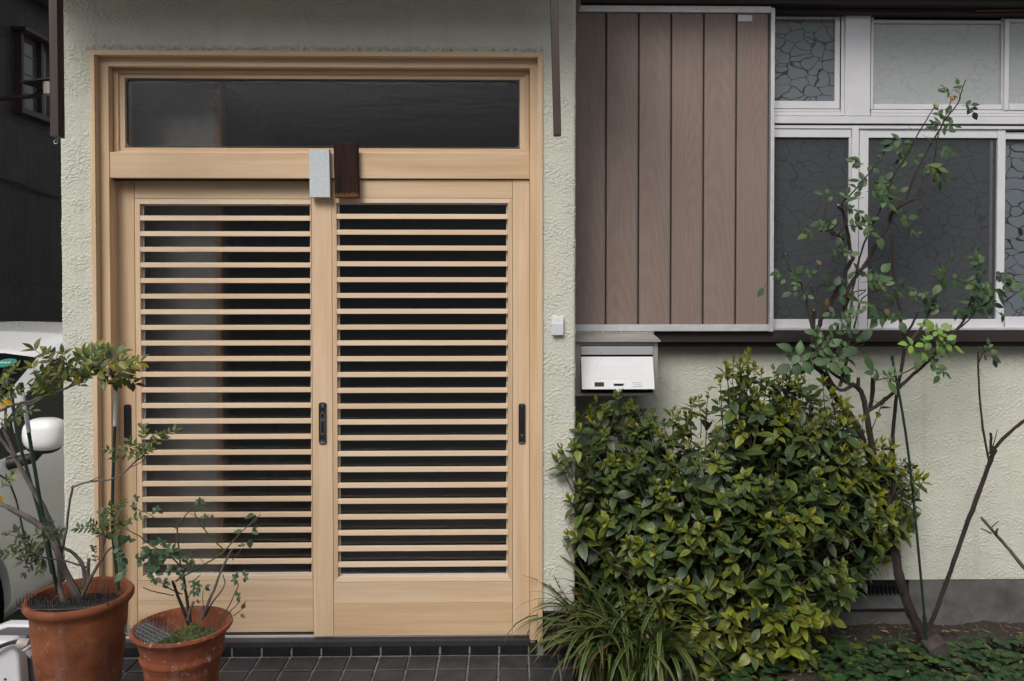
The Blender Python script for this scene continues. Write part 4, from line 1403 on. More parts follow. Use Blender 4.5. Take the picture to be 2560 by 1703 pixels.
# cut the wheel arches
cm = MB()
for l in (1.0, 3.27):
    for sgn in (1, -1):
        cm.tube([(CX + sgn * 0.55, CY0 + l, CZ + 0.29), (CX + sgn * 1.0, CY0 + l, CZ + 0.29)], 0.36, 40)
cut = cm.build('cutter', MT['car_black'])
md = body.modifiers.new('b', 'BOOLEAN')
md.object = cut
md.operation = 'DIFFERENCE'
md.solver = 'EXACT'
bpy.context.view_layer.update()
dg = bpy.context.evaluated_depsgraph_get()
nm = bpy.data.meshes.new_from_object(body.evaluated_get(dg))
if len(nm.polygons) > 200:
    body.modifiers.clear()
    body.data = nm
    if len(nm.materials) == 0:
        nm.materials.append(MT['car_white'])
else:
    body.modifiers.clear()
bpy.data.objects.remove(cut)
for mm, nme in ((wsm, 'windshield'), (swm_l, 'side_window'), (swm_r, 'side_window'), (rwm, 'rear_window')):
    weld(mm.build(nme, MT['car_glass'], car))
ins = MB()
ins.box(CX - 0.55, CX + 0.55, CY0 + 1.5, CY0 + 3.2, CZ + 0.3, CZ + 0.9)
ins.build('seat', MT['car_black'], car, bevel=0.03)
for l in (1.0, 3.27):
    for sgn in (1, -1):
        wh = part('wheel', (CX + sgn * 0.74, CY0 + l, CZ), car)
        c = (CX + sgn * 0.74, CY0 + l, CZ + 0.29)
        ty = MB()
        prof = [(0.19, -0.085), (0.25, -0.09), (0.285, -0.06), (0.29, 0), (0.285, 0.06), (0.25, 0.09), (0.19, 0.085)]
        n_ = 36
        vs = []
        for r, x in prof:
            for k in range(n_):
                an = 2 * math.pi * k / n_
                vs.append((c[0] + x, c[1] + r * math.cos(an), c[2] + r * math.sin(an)))
        ty.add(vs, [(i * n_ + k, i * n_ + (k + 1) % n_, (i + 1) * n_ + (k + 1) % n_, (i + 1) * n_ + k) for i in range(len(prof) - 1) for k in range(n_)])
        ty.build('tyre', MT['tyre'], wh, smooth=True)
        rm = MB()
        for k in range(7):
            an = 2 * math.pi * k / 7
            M = Matrix.Translation(c) @ Matrix.Rotation(an, 4, 'X')
            rm.box(sgn * 0.055, sgn * 0.075, -0.022, 0.022, 0.02, 0.185, 0, M)
        rm.tube([(c[0] - 0.07, c[1], c[2]), (c[0] + sgn * 0.08, c[1], c[2])], 0.05, 16)
        rm.build('rim', MT['rim_silver'], wh)
        ar = MB()
        ar.tube([(CX + sgn * 0.5, CY0 + l, CZ + 0.29), (CX + sgn * 0.56, CY0 + l, CZ + 0.29)], 0.35, 32)
        ar.tube([(CX + sgn * 0.561, CY0 + l, CZ + 0.29), (CX + sgn * 0.79, CY0 + l, CZ + 0.29)], 0.357, 40, cap=False)
        ar.build('arch_liner', MT['car_black'], wh)
# door mirror shell
def blob(c, rx, ry, rz, n=24, m_=14, flat=0.0):
    mb2 = MB()
    vs, fs = [], []
    for i in range(m_ + 1):
        ph = math.pi * i / m_
        for k in range(n):
            th = 2 * math.pi * k / n
            sx = lambda v, e: math.copysign(abs(v) ** e, v)
            vs.append((c[0] + rx * sx(math.sin(ph), .7) * sx(math.cos(th), .75), c[1] + ry * sx(math.sin(ph), .7) * sx(math.sin(th), .75), c[2] + rz * sx(math.cos(ph), .75)))
    for i in range(m_):
        for k in range(n):
            fs.append((i * n + k, (i + 1) * n + k, (i + 1) * n + (k + 1) % n, i * n + (k + 1) % n))
    return mb2.add(vs, fs)
mc = P(113, 1086, 0.56)
mir = blob((mc.x, 0.56, mc.z + 0.002), 0.088, 0.07, 0.073)
mir.build('mirror', MT['car_white'], car, smooth=True)
mb3 = blob((mc.x - 0.02, 0.585, mc.z - 0.035), 0.075, 0.055, 0.055)
mb3.build('mirror_base', MT['car_black'], car, smooth=True)
MB().tube([(mc.x - 0.03, 0.58, mc.z - 0.07), (mc.x - 0.07, 0.58, mc.z - 0.11), (CX + 0.80, 0.56, mc.z - 0.13)], [0.02, 0.025, 0.03], 10).build('mirror_arm', MT['car_black'], car, smooth=True)
# shut line of the front door and the black trim along the roof
sm = MB()
def side_pt(l, z, off=0.002):
    s_ = sec(l)
    zz = [p[1] for p in s_[:7]]
    xx = [p[0] for p in s_[:7]]
    return Vector((CX + np.interp(z, zz, xx) + off, CY0 + l, CZ + z))
sm.tube([side_pt(1.29, .89), side_pt(1.36, .84), side_pt(1.39, .75), side_pt(1.43, .6), side_pt(1.46, .45), side_pt(1.47, .24)], 0.0035, 6)
sm.build('door_seam', MT['car_black'], car)
sm = MB()
sm.tube([(CX + sec(l)[8][0] + 0.006, CY0 + l, CZ + sec(l)[8][1] + 0.012) for l in np.linspace(1.75, 3.3, 16)], 0.006, 6)
sm.build('drip_moulding', MT['car_black'], car)
sk = MB()
# round green sticker behind the top of the windshield
sl_ = 1.80
s0 = sec(sl_)
cp = Vector((CX + 0.53, CY0 + sl_, CZ + np.interp(sl_, LK, TK) - 0.012))
tv = (Vector((0, 0.45, 0.195))).normalized()
pts = [cp + Vector((0.05 * math.cos(a), 0, 0)) + tv * (0.045 * math.sin(a)) + Vector((0, -0.004, 0.012)) for a in np.linspace(0, 2 * math.pi, 20, endpoint=False)]
sk.add(pts, [tuple(range(20))])
sko = sk.build('sticker', MT['sticker_green'], car)
sk2 = MB()
for dx_ in (-0.018, 0.0, 0.018):
    pts = [cp + Vector((dx_ + 0.008 * math.cos(a), 0, 0)) + tv * (0.010 * math.sin(a)) + Vector((0, -0.006, 0.0135)) for a in np.linspace(0, 2 * math.pi, 8, endpoint=False)]
    sk2.add(pts, [tuple(range(8))])
sk2.build('sticker_print', MT['print_grey'], sko)

# --- house across the street, mirrored in the panes
op = thing('opposite_house', 'grey gabled house across the street, mirrored in the upper window', 'house', (0, -9.5, ROAD))
m = MB()
m.box(-12, 2.2, -14, -9.0, ROAD, 5.2)
m.box(4.6, 14, -14, -9.6, ROAD, 2.9)
m.build('wall', MT['opposite_wall'], op)
m = MB()
m.add([(-12.3, -8.6, 5.1), (2.5, -8.6, 5.1), (2.5, -11.5, 6.8), (-12.3, -11.5, 6.8), (2.5, -14.4, 5.1), (-12.3, -14.4, 5.1)], [(0, 1, 2, 3), (3, 2, 4, 5)])
m.add([(4.3, -9.2, 2.9), (14.3, -9.2, 2.9), (14.3, -11.8, 4.0), (4.3, -11.8, 4.0), (14.3, -14.4, 2.9), (4.3, -14.4, 2.9)], [(0, 1, 2, 3), (3, 2, 4, 5)])
m.build('roof', MT['opposite_roof'], op)
for x in (-9, -6, -3, 0):
    box('window', MT['neighbour_glass'], op, x, x + 1.6, -9.03, -8.99, 1.2, 2.5, 0)
    box('window', MT['neighbour_glass'], op, x, x + 1.6, -9.03, -8.99, 3.4, 4.5, 0)
for x in (6, 9):
    box('window', MT['neighbour_glass'], op, x, x + 1.8, -9.63, -9.59, 1.0, 2.6, 0)

# ================================================================== FOLIAGE TOOLS
def leaf_shape(L=1.0, W=0.42, p=0.85, fold=0.18, droop=0.25, rows=6, serr=0.0, twist=0.0, tip=0.9):
    """a leaf along +Y, face up +Z; returns verts, faces, uvs"""
    vs, uv, fs = [], [], []
    for i in range(rows + 1):
        t = i / rows
        hw = W * 0.5 * max(0.02, math.sin(math.pi * t ** p)) ** tip
        if 0 < i < rows and serr:
            hw *= 1 + serr * (1 if i % 2 else -1)
        y = L * t
        z = -droop * L * t * t
        tw = twist * t
        for sgn in (-1, 0, 1):
            x = sgn * hw
            zz = z + (fold * hw if sgn else 0)
            vs.append((x * math.cos(tw) - 0 * zz, y, zz + x * math.sin(tw)))
            uv.append((0.5 + 0.5 * sgn, t))
    for i in range(rows):
        b = i * 3
        fs += [(b, b + 1, b + 4, b + 3), (b + 1, b + 2, b + 5, b + 4)]
    return np.array(vs), fs, np.array(uv)

def leaf_mesh(name, V, F, UV, tints, mat):
    me = bpy.data.meshes.new(name)
    me.from_pydata(V.tolist(), [], [tuple(f) for f in F])
    me.materials.append(mat)
    ul = me.uv_layers.new(name='UVMap')
    li = np.empty(len(me.loops), dtype=np.int32)
    me.loops.foreach_get('vertex_index', li)
    ul.data.foreach_set('uv', UV[li].astype(np.float32).ravel())
    ca = me.attributes.new('tint', 'FLOAT_COLOR', 'POINT')
    ca.data.foreach_set('color', tints.astype(np.float32).ravel())
    me.polygons.foreach_set('use_smooth', [True] * len(me.polygons))
    me.update()
    return me

class Foliage:
    def __init__(self, shapes, tints, mat, part_name='leaf'):
        self.shapes, self.tints, self.mat, self.pn = shapes, tints, mat, part_name
        self.items = []

    def add(self, M, si, ti):
        self.items.append((M, si, ti))

    def put(self, pos, direction, up, size, si, ti, roll=0.0):
        y = Vector(direction).normalized()
        u = Vector(up)
        x = y.cross(u)
        if x.length < 1e-4:
            x = y.cross(Vector((0, 1, 0.1)))
        x.normalize()
        z = x.cross(y)
        M = Matrix(((x.x, y.x, z.x, pos[0]), (x.y, y.y, z.y, pos[1]), (x.z, y.z, z.z, pos[2]), (0, 0, 0, 1)))
        M = M @ Matrix.Rotation(roll, 4, 'Y') @ Matrix.Scale(size, 4)
        self.add(M, si, ti)

    def finish(self, parent, limit=300, rest='foliage'):
        n = len(self.items)
        if n == 0:
            return
        W = []
        for M, si, ti in self.items:
            V = self.shapes[si][0]
            A = np.array(M)
            W.append(V @ A[:3, :3].T + A[:3, 3])
        order = list(range(n))
        if n > limit:
            vs, fs, own, b = [], [], [], 0
            for k, V in enumerate(W):
                F = self.shapes[self.items[k][1]][1]
                vs += V.tolist()
                fs += [tuple(i + b for i in f) for f in F]
                own += [k] * len(F)
                b += len(V)
            tree = BVHTree.FromPolygons(vs, fs)
            seen = {}
            for k, V in enumerate(W):
                c = V.mean(axis=0)
                hit = 0
                for q in (c, V[len(V) // 4], V[3 * len(V) // 4]):
                    d = Vector(q) - CAM
                    r = tree.ray_cast(CAM, d.normalized(), d.length + 0.05)
                    if r[2] is not None and own[r[2]] == k:
                        hit += 1
                px, py, dep = proj(c)
                inside = -30 < px < 2590 and -30 < py < 1733
                ex = np.array([proj(q)[:2] for q in V])
                area = np.ptp(ex[:, 0]) * np.ptp(ex[:, 1])
                seen[k] = (hit if inside else 0) * area
            order.sort(key=lambda k: -seen[k])
        cache = {}
        po = ORG[parent.name]
        for k in order[:limit]:
            M, si, ti = self.items[k]
            key = (si, ti)
            if key not in cache:
                V, F, UV = self.shapes[si]
                cache[key] = leaf_mesh(self.pn, V, F, UV, np.tile(np.array(self.tints[ti]), (len(V), 1)), self.mat)
            o = bpy.data.objects.new(self.pn, cache[key])
            COL.objects.link(o)
            o.parent = parent
            o.matrix_basis = Matrix.Translation(-po) @ M
        if n > limit:
            V, F, U, T, b = [], [], [], [], 0
            for k in order[limit:]:
                M, si, ti = self.items[k]
                V.append(W[k])
                F += [tuple(i + b for i in f) for f in self.shapes[si][1]]
                U.append(self.shapes[si][2])
                T.append(np.tile(np.array(self.tints[ti]) * np.array([*([random.uniform(.82, 1.15)] * 3), 1]), (len(W[k]), 1)))
                b += len(W[k])
            V = np.concatenate(V)
            c = V.mean(axis=0)
            me = leaf_mesh(rest, V - c, F, np.concatenate(U), np.concatenate(T), self.mat)
            o = bpy.data.objects.new(rest, me)
            reg(o, Vector(c), parent)
            stuff(o)

def rv(a=1.0):
    return Vector((random.uniform(-a, a), random.uniform(-a, a), random.uniform(-a, a)))

def smooth_path(pts, sub=4):
    pts = [Vector(p) for p in pts]
    if len(pts) < 3:
        return pts
    out = []
    for i in range(len(pts) - 1):
        p0 = pts[max(0, i - 1)]; p1 = pts[i]; p2 = pts[i + 1]; p3 = pts[min(len(pts) - 1, i + 2)]
        for k in range(sub):
            t = k / sub
            out.append(0.5 * ((2 * p1) + (p2 - p0) * t + (2 * p0 - 5 * p1 + 4 * p2 - p3) * t * t + (3 * p1 - p0 - 3 * p2 + p3) * t ** 3))
    out.append(pts[-1])
    return out

def cane(mb, pts, r0, r1, jit=0.0, n=7, sub=4, thorns=None, tn=0.0):
    sp = smooth_path(pts, sub)
    k = len(sp)
    sp = [p + rv(jit) if 0 < i < k - 1 else p for i, p in enumerate(sp)]
    rad = [(r0 + (r1 - r0) * i / (k - 1)) * random.uniform(0.93, 1.08) for i in range(k)]
    mb.tube(sp, rad, n)
    if thorns is not None and tn:
        for i in range(1, k - 1):
            L = (sp[i] - sp[i - 1]).length
            for _ in range(int(L * tn + random.random())):
                d = (rv().normalized())
                ax = (sp[i] - sp[i - 1]).normalized()
                d = (d - ax * d.dot(ax)).normalized()
                q = sp[i - 1].lerp(sp[i], random.random())
                ln = random.uniform(0.004, 0.008)
                thorns.tube([q, q + d * (rad[i] + ln) - ax * ln * 0.4], [0.0022, 0.0003], 4)
    return sp

def crop(x0, y0, s):
    return lambda x, y: (x0 + x / s, y0 + y / s)
A_ = crop(1900, 550, 2.614)
B_ = crop(1900, 0, 2.614)
C_ = crop(1900, 1100, 2.6)
D_ = crop(0, 750, 2.85)
E_ = crop(0, 1200, 3.117)

def line(fn, pts, Y0, Y1=None):
    """photo points spread evenly in depth from Y0 to Y1"""
    Y1 = Y0 if Y1 is None else Y1
    n = len(pts)
    return [P(*fn(*p), Y0 + (Y1 - Y0) * i / max(1, n - 1)) for i, p in enumerate(pts)]

# ================================================================== GARDENIA SHRUB
gsh = [leaf_shape(1, 0.50, 0.86, 0.22, 0.20), leaf_shape(1, 0.55, 0.84, 0.12, 0.34, twist=0.25), leaf_shape(1, 0.45, 0.9, 0.32, 0.10, twist=-0.3), leaf_shape(1, 0.40, 0.85, 0.5, 0.02)]
gtint = [(0.036, 0.070, 0.027, 0.2), (0.050, 0.092, 0.029, 0.3), (0.067, 0.115, 0.031, 0.4), (0.092, 0.140, 0.029, 0.6),
         (0.155, 0.195, 0.028, 0.8), (0.250, 0.290, 0.030, 0.8), (0.044, 0.082, 0.046, 0.1), (0.28, 0.28, 0.02, 0.5)]
gf = Foliage(gsh, gtint, MT['gardenia_leaf'])
base = P(1790, 1760, 0.10)
base.z = SOIL
gar = thing('gardenia_shrub', 'large glossy green shrub with yellowish tips below the mailbox', 'shrub', base)
gst = MB()
# crown outline measured on the photograph: columns with top and bottom rows
cols = [(1425, 1110, 1320), (1445, 1075, 1370), (1470, 1035, 1420), (1530, 1010, 1500), (1590, 1020, 1570), (1650, 1040, 1620), (1710, 1040, 1700), (1760, 1020, 1720),
        (1800, 950, 1740), (1850, 925, 1740), (1890, 940, 1740), (1940, 950, 1730), (1990, 955, 1720), (2040, 970, 1700), (2090, 1010, 1620), (2130, 1060, 1480), (2170, 1100, 1430), (2210, 1130, 1410), (2250, 1150, 1390), (2290, 1170, 1260)]
cpx = [c[0] for c in cols]
def crown_lim(px):
    return np.interp(px, cpx, [c[1] for c in cols]), np.interp(px, cpx, [c[2] for c in cols])
def crown_depth(px, py):
    """front face of the crown: bulges towards the camera"""
    t, b = crown_lim(px)
    u = (px - 1370) / (2310 - 1370)
    v = min(1, max(0, (py - t) / max(1, b - t)))
    bul = max(0, math.sin(math.pi * min(1, max(0, u)))) ** 0.6 * max(0.02, math.sin(math.pi * min(1, 0.12 + 0.75 * v))) ** 0.7
    y_ = 0.26 - 0.46 * bul
    return min(y_, -0.04 + 0.003 * max(0, px - 1440)) if px < 1540 else y_
random.seed(21)
tips = []
tries = 0
while len(tips) < 560 and tries < 60000:
    tries += 1
    px = random.uniform(1428, 2292)
    t, b = crown_lim(px)
    py = random.uniform(t, b)
    layer = random.random()
    Yf = crown_depth(px, py)
    Y = Yf + (0.0 if layer < 0.62 else random.uniform(0.03, 0.26))
    Y = min(Y + random.uniform(-0.05, 0.05), 0.33 if px > 1450 else -0.02)
    p = P(px, py, Y)
    # patchy growth: clumps with hollows between
    if layer < 0.62 and pn(px / 90, py / 70, 31) < -0.28:
        continue
    mind = 0.036 if layer < 0.62 else 0.030
    if any((p - q[0]).length < mind for q in tips):
        continue
    tips.append((p, px, py, layer < 0.62))
tries = 0
while len(tips) < 640 and tries < 20000:
    tries += 1
    px, py = random.uniform(1880, 2170), random.uniform(955, 1200)
    t, b = crown_lim(px)
    if py < t:
        continue
    p = P(px, py, random.uniform(-0.02, 0.16))
    if any((p - q[0]).length < 0.034 for q in tips):
        continue
    tips.append((p, px, py, True))
crown_c = P(1830, 1430, 0.16)
def rosette(p, d, n, size, young, front, yel):
    d = d.normalized()
    a0 = random.uniform(0, 6.28)
    x = d.orthogonal().normalized()
    y = d.cross(x)
    for k in range(n):
        an = a0 + k * 2.094 + (k // 3) * 1.05 + random.uniform(-.2, .2)
        lev = k / max(1, n - 1)                       # 0 inner .. 1 outer
        spread = R_(28 + 62 * lev + random.uniform(-10, 10))
        o = (x * math.cos(an) + y * math.sin(an))
        dr = d * math.cos(spread) + o * math.sin(spread)
        dr.z -= 0.16 * lev
        s = size * (0.45 + 0.60 * lev) * random.uniform(0.8, 1.15)
        if lev < 0.25:
            ti = random.choice((5, 5, 7, 4)) if young else random.choice((3, 4, 2))
        elif lev < 0.55:
            ti = random.choice((3, 4, 2, 4)) if yel else random.choice((1, 2, 2, 3))
        else:
            ti = random.choice((3, 4, 4, 5) if yel > 1 else (2, 3, 4, 2)) if yel else random.choice((0, 0, 1, 6, 6, 1))
        gf.put(p - d * (0.012 * lev * 3), dr, d + Vector((0, -0.1, 0.3)), s, random.randrange(3), ti, random.uniform(-.3, .3))
    if young:
        for k in range(random.choice((2, 3, 3))):
            o = (x * math.cos(a0 + k * 2.6) + y * math.sin(a0 + k * 2.6)) * 0.25
            gf.put(p + d * 0.004, d + o, o + Vector((0, -.2, 0)), size * random.uniform(.42, .62), 3, random.choice((5, 5, 7)))
knots = [base + Vector((random.uniform(-.14, .16), random.uniform(-.12, .08), random.uniform(.08, .3))) for _ in range(9)]
for kk in knots:
    cane(gst, [base + rv(0.03) * 1.0, base.lerp(kk, 0.5) + rv(0.02), kk], 0.011, 0.008, 0, 7, 4)
for p, px, py, fr in tips:
    k0 = min(knots, key=lambda q: (q - p).length + random.uniform(0, .12))
    mid = k0.lerp(p, 0.55) + rv(0.035) + Vector((0, 0.02, -0.02))
    cane(gst, [k0, mid, p - (p - mid).normalized() * 0.004], 0.0042, 0.0016, 0.001, 5, 3)
    out = (p - crown_c)
    out.x *= 0.8
    d = Vector((out.x * 1.1, -0.55 if fr else -0.15, 0.55 + 0.8 * out.z)) + rv(0.35)
    # yellower towards the lower and outer right of the plant
    yel = random.random() < 0.22 + 0.75 * max(0, (py - 1230) / 450) + (0.25 if px > 2000 and py < 1450 else 0)
    yel = (2 if py > 1480 else 1) if yel else 0
    t, b = crown_lim(px)
    young = random.random() < (0.9 if py < t + 160 else 0.5) and fr
    rosette(p, d, random.choice((6, 7, 8, 9)), random.uniform(0.050, 0.078) * (1.0 if py > 1250 else 0.86), young, fr, yel)
    # odd leaf pairs down the twig
    for k in range(random.choice((4, 5, 6, 7)) if py < 1300 else random.choice((1, 2, 3))):
        q = mid.lerp(p, random.uniform(0.25, 0.85))
        dd = rv().normalized() + Vector((0, -0.3, 0.1))
        gf.put(q, dd, Vector((0, -0.3, 1)), random.uniform(.05, .085), random.randrange(3), random.choice((0, 1, 6, 0, 2)), random.uniform(-.4, .4))
# the shoots that stand proud of the crown
for (px, py, Y) in ((1872, 885, 0.12), (1850, 908, 0.11), (1885, 925, 0.13), (1800, 960, 0.1), (1404, 1125, -0.05), (1392, 1150, -0.06), (1412, 1165, -0.05), (1425, 1250, -0.04), (1420, 1340, -0.04), (1448, 1045, 0.1), (1580, 1022, 0.1), (2205, 1010, 0.12),
                    (2255, 1185, 0.02), (2290, 1195, 0.02), (2310, 1200, 0.03), (2180, 1290, -0.05)):
    p = P(px, py, Y)
    q = P(px + (1840 - px) * 0.10, py + 90, Y + 0.05)
    cane(gst, [q, q.lerp(p, .5) + rv(.004), p], 0.0026, 0.0014, 0, 5, 3)
    rosette(p, Vector(((px - 1830) / 900, -0.25, 1.0)) + rv(.15), 6, random.uniform(.05, .066), True, True, px > 1700)
for k in range(34):
    px = random.uniform(1450, 2260)
    t, b = crown_lim(px)
    hgt = random.uniform(8, 46)
    py = t - hgt + 10
    Y = crown_depth(px, t + 60) + random.uniform(-.02, .08)
    p = P(px, py, Y)
    q = P(px + random.uniform(-25, 25), t + 70, Y + 0.04)
    cane(gst, [q, q.lerp(p, .5) + rv(.006), p], 0.0022, 0.0012, 0, 5, 3)
    rosette(p, Vector((random.uniform(-.4, .4), -0.3, 1.0)), random.choice((4, 5, 6)), random.uniform(.040, .060), True, True, random.random() < .5)
    for j in range(2):
        m_q = q.lerp(p, random.uniform(.3, .8))
        gf.put(m_q, rv() + Vector((0, -.3, .3)), Vector((0, -.3, 1)), random.uniform(.035, .055), random.randrange(3), random.choice((1, 2, 3)), random.uniform(-.4, .4))
gst.build('stem', MT['bark_shrub'], gar, smooth=True)
gf.finish(gar, 300)

# ================================================================== ROSE AGAINST THE WINDOW
rsh = [leaf_shape(1, 0.60, 0.8, 0.12, 0.14, 10, 0.06), leaf_shape(1, 0.54, 0.82, 0.35, 0.30, 10, 0.06, 0.25), leaf_shape(1, 0.64, 0.78, -0.15, 0.20, 10, 0.06, -0.25)]
rtint = [(0.036, 0.082, 0.030, 0), (0.048, 0.104, 0.034, 0), (0.068, 0.135, 0.040, 0), (0.028, 0.060, 0.028, 0), (0.19, 0.32, 0.06, 0), (0.085, 0.13, 0.028, 0), (0.17, 0.12, 0.06, 0)]
rf = Foliage(rsh, rtint, MT['rose_leaf'])
rb = P(2322, 1608, 0.12)
rose = thing('rose_bush', 'tall thorny rose bush with sparse leaves before the window', 'rose bush', rb)
rm_, rt_, rg_, rr2, rcut = MB(), MB(), MB(), MB(), MB()
random.seed(5)
def rc(fn, pts, y0, y1, r0, r1, mb=None, tn=18, cut=False):
    pts3 = line(fn, pts, y0, y1)
    one = MB()
    sp = cane(one, pts3, r0 * (1.2 if r0 < 0.008 else 1.0), r1 * (1.25 if r1 < 0.008 else 1.0), 0.0012, 7, 4, rt_, tn)
    co = one.build('cane', MT['bark_rose_green'] if mb is rg_ else MT['bark_red'] if mb is rr2 else MT['bark_rose'], rose, smooth=True)
    if cut:
        d = (sp[-1] - sp[-2]).normalized()
        MB().tube([sp[-1], sp[-1] + d * 0.0012], r1 * 0.95, 7).build('cut_end', MT['cane_cut'], co)
    return pts3
rc(C_, [(1075, 1330), (1040, 1240), (985, 1130), (935, 1000), (905, 880), (880, 720), (862, 560), (845, 460)], 0.12, 0.10, 0.022, 0.0155, tn=60)
rc(C_, [(845, 460), (800, 280), (736, 130)], 0.10, 0.10, 0.0155, 0.0125, tn=40)
rc(A_, [(740, 1568), (720, 1400), (700, 1300), (690, 1240)], 0.10, 0.10, 0.0125, 0.011)
rc(A_, [(690, 1240), (668, 1140), (625, 1085), (600, 1075)], 0.10, 0.08, 0.0105, 0.009)
rc(A_, [(600, 1085), (540, 1112), (485, 1085), (445, 1015), (425, 945)], 0.08, 0.08, 0.006, 0.004)
rc(A_, [(640, 1090), (643, 1028)], 0.08, 0.07, 0.007, 0.0055, cut=True, tn=0)
rc(A_, [(600, 1080), (500, 1020), (440, 975), (400, 935)], 0.08, 0.12, 0.006, 0.004)
rc(A_, [(720, 1230), (735, 1130), (738, 1030)], 0.10, 0.07, 0.008, 0.0065, cut=True)
rc(A_, [(700, 1255), (830, 1165), (930, 1075), (1030, 985), (1150, 875), (1250, 755), (1330, 660), (1380, 520), (1430, 400), (1475, 330)], 0.10, -0.02, 0.0065, 0.0028)
rc(A_, [(1240, 765), (1300, 710), (1370, 650), (1410, 590)], 0.04, 0.02, 0.003, 0.0018)
rc(A_, [(740, 1050), (870, 1025), (960, 990), (1060, 930), (1110, 885), (1150, 860)], 0.07, 0.0, 0.0022, 0.0014, rr2, 0)
rc(A_, [(834, 1921), (770, 1720), (690, 1480), (600, 1290), (520, 1200), (450, 1090), (415, 1010), (350, 950)], 0.16, 0.16, 0.0145, 0.010, tn=0)
rc(A_, [(380, 985), (350, 900), (345, 800), (350, 690), (352, 590)], 0.14, 0.12, 0.0075, 0.0055, cut=True, tn=50)
rc(A_, [(345, 820), (385, 700), (400, 640), (440, 570), (490, 490), (512, 420), (570, 310), (610, 250)], 0.15, 0.15, 0.0075, 0.0065)
rc(A_, [(610, 250), (588, 190), (572, 80), (550, 0)], 0.15, 0.14, 0.007, 0.005)
rc(B_, [(550, 1438), (545, 1390), (515, 1355), (512, 1340)], 0.14, 0.13, 0.0048, 0.004, cut=True)
rc(B_, [(550, 1400), (535, 1330), (580, 1285), (650, 1210), (730, 1110), (800, 1040)], 0.13, 0.08, 0.0032, 0.0015)
rc(A_, [(858, 1570), (880, 1250), (905, 1080), (935, 900), (945, 790), (928, 700), (910, 560), (880, 420), (868, 200), (862, 90)], 0.18, 0.12, 0.0062, 0.0036, tn=22)
rc(C_, [(862, 560), (866, 300), (862, 60), (862, -20)], 0.12, 0.18, 0.0072, 0.0062, tn=22)
rc(A_, [(520, 1090), (560, 950), (580, 800), (590, 600), (610, 465)], 0.08, 0.10, 0.0055, 0.0042, rg_, cut=True)
rc(A_, [(455, 960), (500, 800), (508, 680)], 0.1, 0.1, 0.0045, 0.004, cut=True)
rc(A_, [(550, 610), (580, 450), (650, 340), (690, 290), (750, 180), (830, 50), (850, 10)], 0.14, 0.10, 0.0062, 0.0055)
rc(B_, [(850, 1448), (860, 1400), (905, 1352), (1008, 1298)], 0.10, 0.06, 0.0062, 0.0052, cut=True)
rc(B_, [(880, 1390), (912, 1305)], 0.10, 0.09, 0.0042, 0.0038, rg_, cut=True)
rc(A_, [(545, 600), (600, 470), (650, 250), (690, 130), (740, 20)], 0.14, 0.1, 0.0036, 0.003)
rc(B_, [(740, 1458), (800, 1340), (870, 1160), (960, 1010), (1035, 870)], 0.1, 0.05, 0.003, 0.0022)
rc(B_, [(1035, 870), (1080, 800), (1135, 705)], 0.05, 0.04, 0.0022, 0.0016, rr2, 6)
rc(B_, [(955, 1310), (1010, 1150), (1080, 1010), (1160, 870), (1220, 770), (1290, 680), (1320, 590), (1345, 520)], 0.08, 0.03, 0.003, 0.0014)
rc(B_, [(1120, 1100), (1150, 990), (1165, 880), (1215, 750), (1250, 660)], 0.07, 0.04, 0.002, 0.0012)
rc(B_, [(1000, 1310), (1045, 1240), (1090, 1110)], 0.06, 0.06, 0.002, 0.0012)
rc(A_, [(950, 840), (1000, 770), (1070, 680), (1130, 540), (1190, 420), (1225, 310), (1256, 222)], 0.13, 0.08, 0.0045, 0.0034, rg_, cut=True)
rc(A_, [(935, 790), (990, 690), (1035, 600)], 0.12, 0.09, 0.0042, 0.0032, cut=True)
rc(A_, [(345, 720), (325, 640), (300, 520), (270, 420), (262, 400)], 0.12, 0.08, 0.005, 0.0035, rg_)
rc(A_, [(385, 560), (350, 480), (333, 425)], 0.1, 0.08, 0.003, 0.0024, rg_, cut=True)
rc(A_, [(400, 640), (420, 520), (462, 300)], 0.1, 0.07, 0.0026, 0.0016, rg_)
rc(A_, [(270, 420), (210, 350), (166, 222)], 0.08, 0.06, 0.003, 0.0024, rg_, cut=True)
rc(A_, [(615, 710), (640, 600), (665, 520), (720, 480), (810, 450)], 0.1, 0.04, 0.0032, 0.0014, rr2)
rc(A_, [(620, 470), (690, 460), (640, 500)], 0.1, 0.08, 0.002, 0.0015)
rc(A_, [(1390, 455), (1330, 410), (1230, 375)], 0.0, -0.03, 0.0016, 0.0011, rr2, 0)
rc(B_, [(570, 1440), (500, 1540), (435, 1500)], 0.12, 0.06, 0.0038, 0.002)
rc(A_, [(545, 130), (480, 80), (430, 60)], 0.12, 0.06, 0.0034, 0.002)
rc(A_, [(460, 860), (500, 800), (525, 765)], 0.08, 0.05, 0.0022, 0.0014)
# second long cane leaning right
rc(C_, [(1060, 1240), (1110, 1190), (1180, 1010), (1260, 790), (1340, 560), (1420, 350), (1500, 130), (1530, 60)], 0.13, 0.10, 0.0085, 0.007, tn=60)
rc(A_, [(1520, 1510), (1590, 1430), (1690, 1340), (1760, 1290), (1840, 1240)], 0.10, 0.04, 0.0058, 0.0045)
rc(A_, [(1500, 1590), (1485, 1520), (1450, 1300), (1430, 1050), (1425, 860)], 0.1, 0.1, 0.0042, 0.0026)
rc(A_, [(1428, 935), (1455, 872)], 0.1, 0.09, 0.0022, 0.0018)
rc(A_, [(1505, 1530), (1510, 1470), (1507, 1390)], 0.1, 0.09, 0.0045, 0.004, cut=True)
rc(A_, [(1520, 1490), (1552, 1370)], 0.1, 0.08, 0.0018, 0.001)
rc(C_, [(1075, 1200), (1066, 1140)], 0.12, 0.10, 0.006, 0.005, cut=True)
